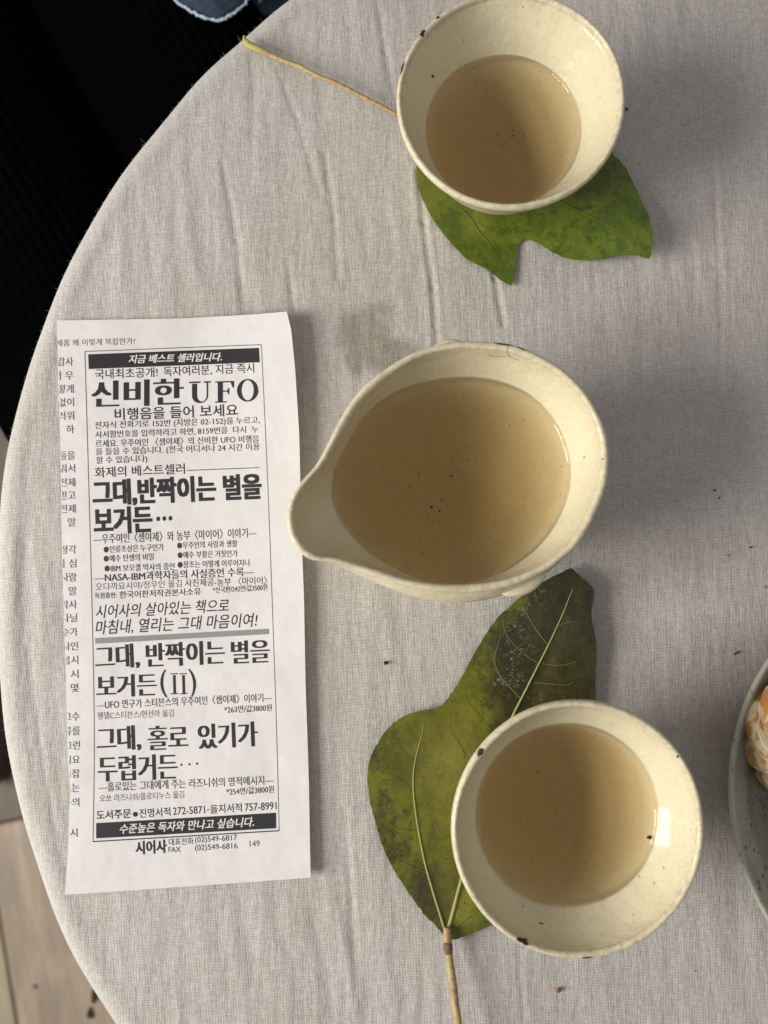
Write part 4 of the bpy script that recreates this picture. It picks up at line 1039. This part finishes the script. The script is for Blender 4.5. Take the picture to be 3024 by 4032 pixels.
def build_tangerine():
    s = NT("tangerine_flesh"); v = s.coords()
    n = s.noise(v, 150, 6, 0.68, 0.8); n2 = s.noise(v, 420, 4, 0.6)
    c = s.mix(n2, (0.42, 0.15, 0.035), (0.68, 0.33, 0.09))
    warp = s.n.new('ShaderNodeVectorMath'); warp.operation = 'MULTIPLY_ADD'
    nc = s.n.new('ShaderNodeTexNoise'); nc.inputs['Scale'].default_value = 120; s.link(v, nc.inputs['Vector'])
    s.link(nc.outputs['Color'], warp.inputs[0]); warp.inputs[1].default_value = (0.006, 0.006, 0.006); s.link(v, warp.inputs[2])
    vo = s.n.new('ShaderNodeTexVoronoi'); vo.feature = 'DISTANCE_TO_EDGE'; vo.inputs['Scale'].default_value = 105; s.link(warp.outputs[0], vo.inputs['Vector'])
    pith = s.math('SUBTRACT', 1.0, s.math('MULTIPLY', s.math('ADD', s.math('SUBTRACT', vo.outputs['Distance'], 0.05), s.math('MULTIPLY', s.math('SUBTRACT', n, 0.5), 0.9)), 7.0, True), True)
    c = s.mix(s.math('MULTIPLY', pith, 0.88), c, (0.74, 0.62, 0.41))
    s.col(c).rough(0.42); s.normal(s.bump(pith, 0.5, 0.0007, s.bump(n2, 0.4, 0.0008)))
    s.b.inputs['Subsurface Weight'].default_value = 0.15; s.b.inputs['Subsurface Radius'].default_value = (0.004, 0.002, 0.001); s.b.inputs['Subsurface Scale'].default_value = 1.0
    pm = mat_flat("white_pith", (0.82, 0.72, 0.52), 0.7, 0.2, 0.12)
    ctr = P(3222, 2935, 27); R = 26.0 * MM
    root = empty("peeled_tangerine", ctr - Vector((0, 0, 0.019))); tag(root, "peeled orange with white pith strands, sitting on the green plate", "fruit")
    # the fruit lies with its core tilted towards the left, so the segments meet on the near side
    ax = Matrix.Rotation(math.radians(-58), 3, 'Y') @ Matrix.Rotation(math.radians(20), 3, 'X')
    NS = 10
    for g in range(NS):
        V = []; F = []; nu, nv = 14, 20
        for i in range(nv + 1):
            ph = math.pi * i / nv
            for j in range(nu + 1):
                u = -1 + 2 * j / nu
                w_ = math.pi / NS * 0.985
                # cushion: outer skin bulges between the joints
                rad = R * (1 - 0.11 * abs(u) ** 3.2 * math.sin(ph) ** 0.5)
                rad *= 1 + 0.02 * (vn(g * 3 + u * 2, ph * 3, 21))
                t = 2 * math.pi * g / NS + u * w_
                zf = 0.82 * (1 - 0.10 * math.exp(-(math.sin(ph) / 0.25) ** 2))
                V.append(ctr + ax @ Vector((rad * math.sin(ph) * math.cos(t), rad * math.sin(ph) * math.sin(t), rad * zf * math.cos(ph))))
        for i in range(nv):
            for j in range(nu): F.append((i * (nu + 1) + j, (i + 1) * (nu + 1) + j, (i + 1) * (nu + 1) + j + 1, i * (nu + 1) + j + 1))
        b = len(V)
        for i in range(nv + 1): V.append(ctr + ax @ Vector((0, 0, 0.80 * R * 0.9 * math.cos(math.pi * i / nv))))
        for i in range(nv):
            F.append((i * (nu + 1), b + i, b + i + 1, (i + 1) * (nu + 1))); F.append((i * (nu + 1) + nu, (i + 1) * (nu + 1) + nu, b + i + 1, b + i))
        o = mesh_obj("segment", V, F, s.m, root, origin=ctr.copy())
        bm = bmesh.new(); bm.from_mesh(o.data); bmesh.ops.recalc_face_normals(bm, faces=bm.faces); bm.to_mesh(o.data); bm.free()
    rs = random.Random(5)
    for k in range(9):
        ph = rs.uniform(0.15, 1.3) if k % 3 else rs.uniform(1.2, 2.8); t = 2 * math.pi * rs.random(); pts = []
        if k < NS: ph = 0.12; t = 2 * math.pi * (k + 0.5) / NS
        dph = rs.uniform(0.05, 0.13) if k >= NS else 0.11; dt = rs.uniform(-0.16, 0.16) if k >= NS else 0.0
        for q in range(10):
            rad = R * 0.998; zf = 0.82 * (1 - 0.10 * math.exp(-(math.sin(ph) / 0.25) ** 2))
            u = ((t / (2 * math.pi) * NS + 0.5) % 1.0) * 2 - 1
            rad *= (1 - 0.11 * abs(u) ** 3.2 * abs(math.sin(ph)) ** 0.5) + 0.006
            pts.append(np.array(ctr + ax @ Vector((rad * math.sin(ph) * math.cos(t), rad * math.sin(ph) * math.sin(t), rad * zf * math.cos(ph)))))
            ph += dph; t += dt + rs.uniform(-0.05, 0.05)
        tube("pith_strand", catmull(pts, 3), np.linspace(1.0 if k % 3 == 0 else 0.7, 0.35, 28) * MM, pm, root, 10, 0.3)
build_tangerine()

# ------------------------------------------------------------------ crumbs on the cloth
def crumb(px, py, L, W_, ang, mat, label, seed):
    rs = random.Random(seed); c = P(px, py, 0.5); v = []; f = []
    for i, (z, s) in enumerate(((-0.3, 0.5), (0.15, 1.0), (0.55, 0.85), (0.9, 0.35))):
        for k in range(9):
            a = 2 * math.pi * k / 9; q = s * rs.uniform(0.7, 1.2)
            x, y = L * MM * math.cos(a) * q, W_ * MM * math.sin(a) * q
            v.append(c + Vector((x * math.cos(ang) - y * math.sin(ang), x * math.sin(ang) + y * math.cos(ang), z * W_ * MM)))
    for i in range(3):
        for k in range(9): f.append((i * 9 + k, i * 9 + (k + 1) % 9, i * 9 + 9 + (k + 1) % 9, i * 9 + 9 + k))
    f.append(tuple(range(9))[::-1]); f.append(tuple(27 + k for k in range(9)))
    o = mesh_obj("crumb", v, f, mat, smooth=False, origin=c); tag(o, label, "crumb", "crumbs scattered on the tablecloth")
crumb(1520, 2610, 1.0, 0.8, 0.3, CRUMB, "dark crumb on the cloth between the clipping and the browning leaf", 1)
crumb(2198, 3897, 1.1, 0.9, 0.8, CRUMB2, "reddish brown crumb on the cloth below the tea bowl with two chipped spots", 2)
crumb(2901, 2571, 1.5, 0.35, 0.55, CRUMB, "thin black sliver on the cloth just above the green plate", 3)
crumb(2813, 1930, 0.6, 0.4, 0.2, CRUMB, "black crumb right of the pitcher, upper one of a close pair", 4)
crumb(2832, 1961, 0.5, 0.45, 0.5, CRUMB, "black crumb right of the pitcher, lower one of a close pair", 5)
crumb(2957, 2155, 0.6, 0.4, 0.1, CRUMB, "small black crumb near the right edge, between the crumb pair and the sliver", 6)
crumb(3015, 2311, 0.45, 0.5, 0.1, CRUMB2, "dark red crumb at the right edge of the photo, above the sliver", 7)
crumb(2868, 2188, 0.5, 0.35, 0.7, CRUMB2, "faint brown crumb left of the small black crumb near the right edge", 8)
crumb(2740, 3821, 0.4, 0.25, 0.9, CRUMB, "tiny black speck on the cloth below the gap between bowl and plate", 9)

# ------------------------------------------------------------------ floor
def build_floor():
    fl = mesh_obj("floor", [(-3, -3, -0.02), (3, -3, -0.02), (3, 3, -0.02), (-3, 3, -0.02)], [(0, 1, 2, 3)], mat_flat("subfloor", (0.03, 0.022, 0.015), 0.9))
    fl['kind'] = 'structure'
    FZ = -TABLE / MM
    a = P(0, 3640, FZ); b = P(65, 4032, FZ); d = (b - a).normalized()     # a joint between two boards
    if d.y > 0: d = -d
    ang = math.atan2(d.x, -d.y)                    # rotation of the board's own -y axis
    e = P(50, 3232, FZ)                            # an end joint of the board right of it
    s = Vector((-d.y, d.x, 0)); 
    if s.x < 0: s = -s
    wds = 0.128; L = 1.1
    mats = [mat_wood("oak_board_%s" % n, a_, b_, c_) for n, a_, b_, c_ in (("pale", (0.46, 0.35, 0.24), (0.60, 0.475, 0.335), (0.25, 0.20, 0.15)), ("grey", (0.17, 0.125, 0.09), (0.24, 0.18, 0.13), (0.10, 0.07, 0.05)), ("olive", (0.46, 0.38, 0.25), (0.56, 0.47, 0.32), (0.25, 0.20, 0.12)))]
    me0 = {}
    def plank_mesh(k):
        if k in me0: return me0[k]
        w2 = wds / 2 - 0.0012; bv = 0.002; zt = 0.0; l2 = L / 2 - 0.001
        v = []
        for (ix, z) in ((0, -0.018), (0, zt - bv), (bv, zt)):
            v += [(-w2 + ix, -l2 + ix, z), (w2 - ix, -l2 + ix, z), (w2 - ix, l2 - ix, z), (-w2 + ix, l2 - ix, z)]
        f = [(8, 9, 10, 11)]
        for r in (0, 4):
            for q in range(4): f.append((r + q, r + (q + 1) % 4, r + 4 + (q + 1) % 4, r + 4 + q))
        me = bpy.data.meshes.new("plank"); me.from_pydata(v, [], f); me.materials.append(mats[k]); me.update(); me0[k] = me; return me
    rs = random.Random(4)
    # rows: row 0 right of the joint, row -1 left of it
    for row in range(-9, 9):
        base = Vector((a.x, a.y, 0)) + s * (wds * (row + 0.5))
        along0 = (Vector((e.x, e.y, 0)) - base).dot(d) if row == 0 else rs.uniform(0, L)
        for m_ in range(-2, 3):
            c = base + d * (along0 + L * (m_ + 0.5))
            if c.length > 2.2: continue
            o = bpy.data.objects.new("plank", plank_mesh({0: 0, -1: 2}.get(row, rs.randrange(3)) if not (row == 0 and m_ != 0) else 1)); C.objects.link(o)
            o.parent = fl; o.location = c; o.rotation_euler = (0, 0, ang)
    # dark knots in the board
    km = mat_flat("wood_knot", (0.035, 0.02, 0.012), 0.6, 0.3, 0.4)
    for (px, py, rx, ry) in ((372, 3925, 15, 28), (358, 3990, 16, 24), (140, 3885, 7, 9)):
        v = [P(px, py, FZ + 0.6)]
        for k in range(18):
            t = k * math.pi / 9; q = 1 + 0.15 * math.sin(3 * t + px)
            v.append(P(px + rx * math.cos(t) * q, py + ry * math.sin(t) * q, FZ + 0.4))
        mesh_obj("knot", v, [(0, 1 + k, 1 + (k + 1) % 18) for k in range(18)], km, fl)
build_floor()

# ------------------------------------------------------------------ the seated person's lap
def build_person():
    s = NT("black_corduroy"); v = s.coords()
    s.col(s.mix(s.noise(v, 60, 3), (0.0007, 0.0007, 0.0009), (0.0019, 0.0019, 0.0024))).rough(0.9)
    s.b.inputs['Specular IOR Level'].default_value = 0.0
    s.normal(s.bump(s.noise(v, 900, 3), 0.5, 0.0006))
    LZ = -205
    a = P(0, 1540, LZ); b = P(60, 1645, LZ); d = (b - a).normalized(); n_ = Vector((-d.y, d.x, 0))
    if n_.x < 0: n_ = -n_
    R = 0.078
    root = empty("person", Vector((-0.30, 0.35, 0)), None, None)
    tag(root, "person in black ribbed trousers and blue denim, lap seen beside the table", "person")
    def leg(off, z0, nm):
        c0 = a + n_ * (R + off)
        pts = [c0 - d * 0.42 + Vector((0, 0, 0.01)), c0 - d * 0.25 + Vector((0, 0, z0)), c0 + Vector((0, 0, z0)), c0 + d * 0.13 + Vector((0, 0, z0)), c0 + d * 0.20 + Vector((0, 0, -0.02)), c0 + d * 0.235 + Vector((0, 0, -0.09)),
               c0 + d * 0.22 + Vector((0, 0, -0.22)), c0 + d * 0.20 + Vector((0, 0, -0.40))]
        pts = catmull([np.array(p_) for p_ in pts], 14)
        r = np.interp(np.linspace(0, 1, len(pts)), [0, .3, .55, .75, 1], [0.098, 0.086, 0.078, 0.066, 0.06])
        return tube(nm, pts, r, s.m, root, 440, 0.9, 0.009, 88)
    leg(0.0, 0, "trouser_leg"); leg(0.145, 0.008, "trouser_leg")
    # hips behind the thighs
    c = a + n_ * 0.15 - d * 0.50
    tube("trouser_seat", catmull([np.array(c - n_ * 0.13), np.array(c - n_ * 0.06), np.array(c + n_ * 0.06), np.array(c + n_ * 0.13)], 6), [0.05, .08, .1, .11, .12, .125, .13, .13, .13, .13, .13, .13, .13, .125, .12, .11, .1, .08, .05], s.m, root, 48, 0.8)
    # a fold of the trousers bridging the two thighs
    m_ = a + n_ * 0.15
    tube("trouser_lap", catmull([np.array(m_ - d * 0.45), np.array(m_ - d * 0.2), np.array(m_ + d * 0.02), np.array(m_ + d * 0.12)], 8), np.linspace(0.085, 0.05, 25), s.m, root, 64, 0.7)
    # denim
    dn = NT("blue_denim"); v = dn.coords()
    t1 = dn.noise(dn.coords((1, 0.2, 1), (0, 0, 0.7)), 1300, 3, 0.6); t2 = dn.noise(v, 120, 4, 0.65)
    c = dn.mix(dn.ramp(t1, [(0.35, (0,) * 3), (0.7, (1,) * 3)]), (0.006, 0.012, 0.024), (0.040, 0.066, 0.100))
    c = dn.mix(dn.math('MULTIPLY', dn.math('SUBTRACT', t2, 0.45, True), 2.0, True), c, (0.010, 0.014, 0.022))
    dn.col(c).rough(0.9); dn.normal(dn.bump(t1, 0.7, 0.0008))
    hem = mat_flat("worn_denim_edge", (0.42, 0.52, 0.58), 0.9, 0.1, 0.3)
    def flap(outline, z, nm, arch, holes=None):
        q = catmull(outline, 5, True); W_ = PA(q, z); ctr = W_.mean(0)
        V = [ctr + [0, 0, arch]]; F = []; n = len(W_)
        for k, sc_ in enumerate((0.25, 0.5, 0.75, 0.9, 1.0)):
            for p_ in W_:
                V.append(ctr + (p_ - ctr) * sc_ + np.array([0, 0, arch * (1 - sc_ ** 2.5) + 0.0025 * float(vn(p_[0] * 60 * sc_, p_[1] * 60 * sc_, 31))]))
        F += [(0, 1 + i, 1 + (i + 1) % n) for i in range(n)]
        for k in range(4):
            for i in range(n): F.append((1 + k * n + i, 1 + (k + 1) * n + i, 1 + (k + 1) * n + (i + 1) % n, 1 + k * n + (i + 1) % n))
        o = mesh_obj(nm, np.array(V), F, dn.m, root)
        bm = bmesh.new(); bm.from_mesh(o.data); bmesh.ops.recalc_face_normals(bm, faces=bm.faces); bm.to_mesh(o.data); bm.free()
        m = o.modifiers.new("t", 'SOLIDIFY'); m.thickness = 0.0012; m.offset = -1
        return o
    fr = flap([(640, -60), (700, 8), (745, 42), (800, 68), (862, 81), (905, 62), (955, 28), (985, -20), (1010, -120), (980, -420), (800, -520), (600, -380), (600, -180)], -108, "denim_shirt_front", 0.008)
    hp = PA(catmull([(640, -60), (700, 6), (745, 40), (800, 66), (862, 79), (905, 60), (955, 26), (985, -22), (1010, -120)], 8), -107)
    tube("worn_hem", hp + np.random.RandomState(2).uniform(-0.0005, 0.0005, hp.shape), np.random.RandomState(1).uniform(0.0005, 0.0011, len(hp)), hem, fr, 8, 0.8)
    sh = flap([(820, 10), (862, 76), (930, 72), (1000, 64), (1060, 58), (1150, 20), (1300, -60), (1400, -250), (1300, -500), (1000, -560), (850, -300)], -126, "denim_shirt_tail", 0.003)
    rs = random.Random(8)
    # white stitches
    for k in range(7):
        x = 1030 - k * 3 + rs.uniform(-3, 3) - 10; y = 10 - k * 9
        a_ = P(x, y, -124); b_ = P(x + 12, y - 7, -123.5)
        tube("stitch", [np.array(a_), np.array((a_ + b_) / 2 + Vector((0, 0, .0006))), np.array(b_)], 0.0005, hem, sh, 6)
    # dark shoe on the floor below the table's edge
    FZ = -TABLE / MM; cs = P(-40, 2830, FZ + 30)
    V = []; F = []; n = 24; prof = [(0.0, 0.72), (0.012, 0.98), (0.030, 1.0), (0.045, 0.92), (0.058, 0.7), (0.066, 0.35), (0.068, 0.02)]
    for (z, k) in prof:
        for i in range(n):
            t = 2 * math.pi * i / n; x = 0.047 * k * math.cos(t); y = 0.135 * (0.25 + 0.75 * k) * math.sin(t)
            if math.sin(t) < 0: x *= 1 - 0.12 * math.sin(t) ** 2
            V.append((cs.x + x, cs.y + 0.05 + y, z))
    for r in range(len(prof) - 1):
        for i in range(n): F.append((r * n + i, r * n + (i + 1) % n, (r + 1) * n + (i + 1) % n, (r + 1) * n + i))
    F.append(tuple(range(n))[::-1]); F.append(tuple((len(prof) - 1) * n + i for i in range(n)))
    mesh_obj("shoe", V, F, mat_flat("dark_brown_leather", (0.020, 0.012, 0.009), 0.5, 0.4, 0.4), root)
build_person()
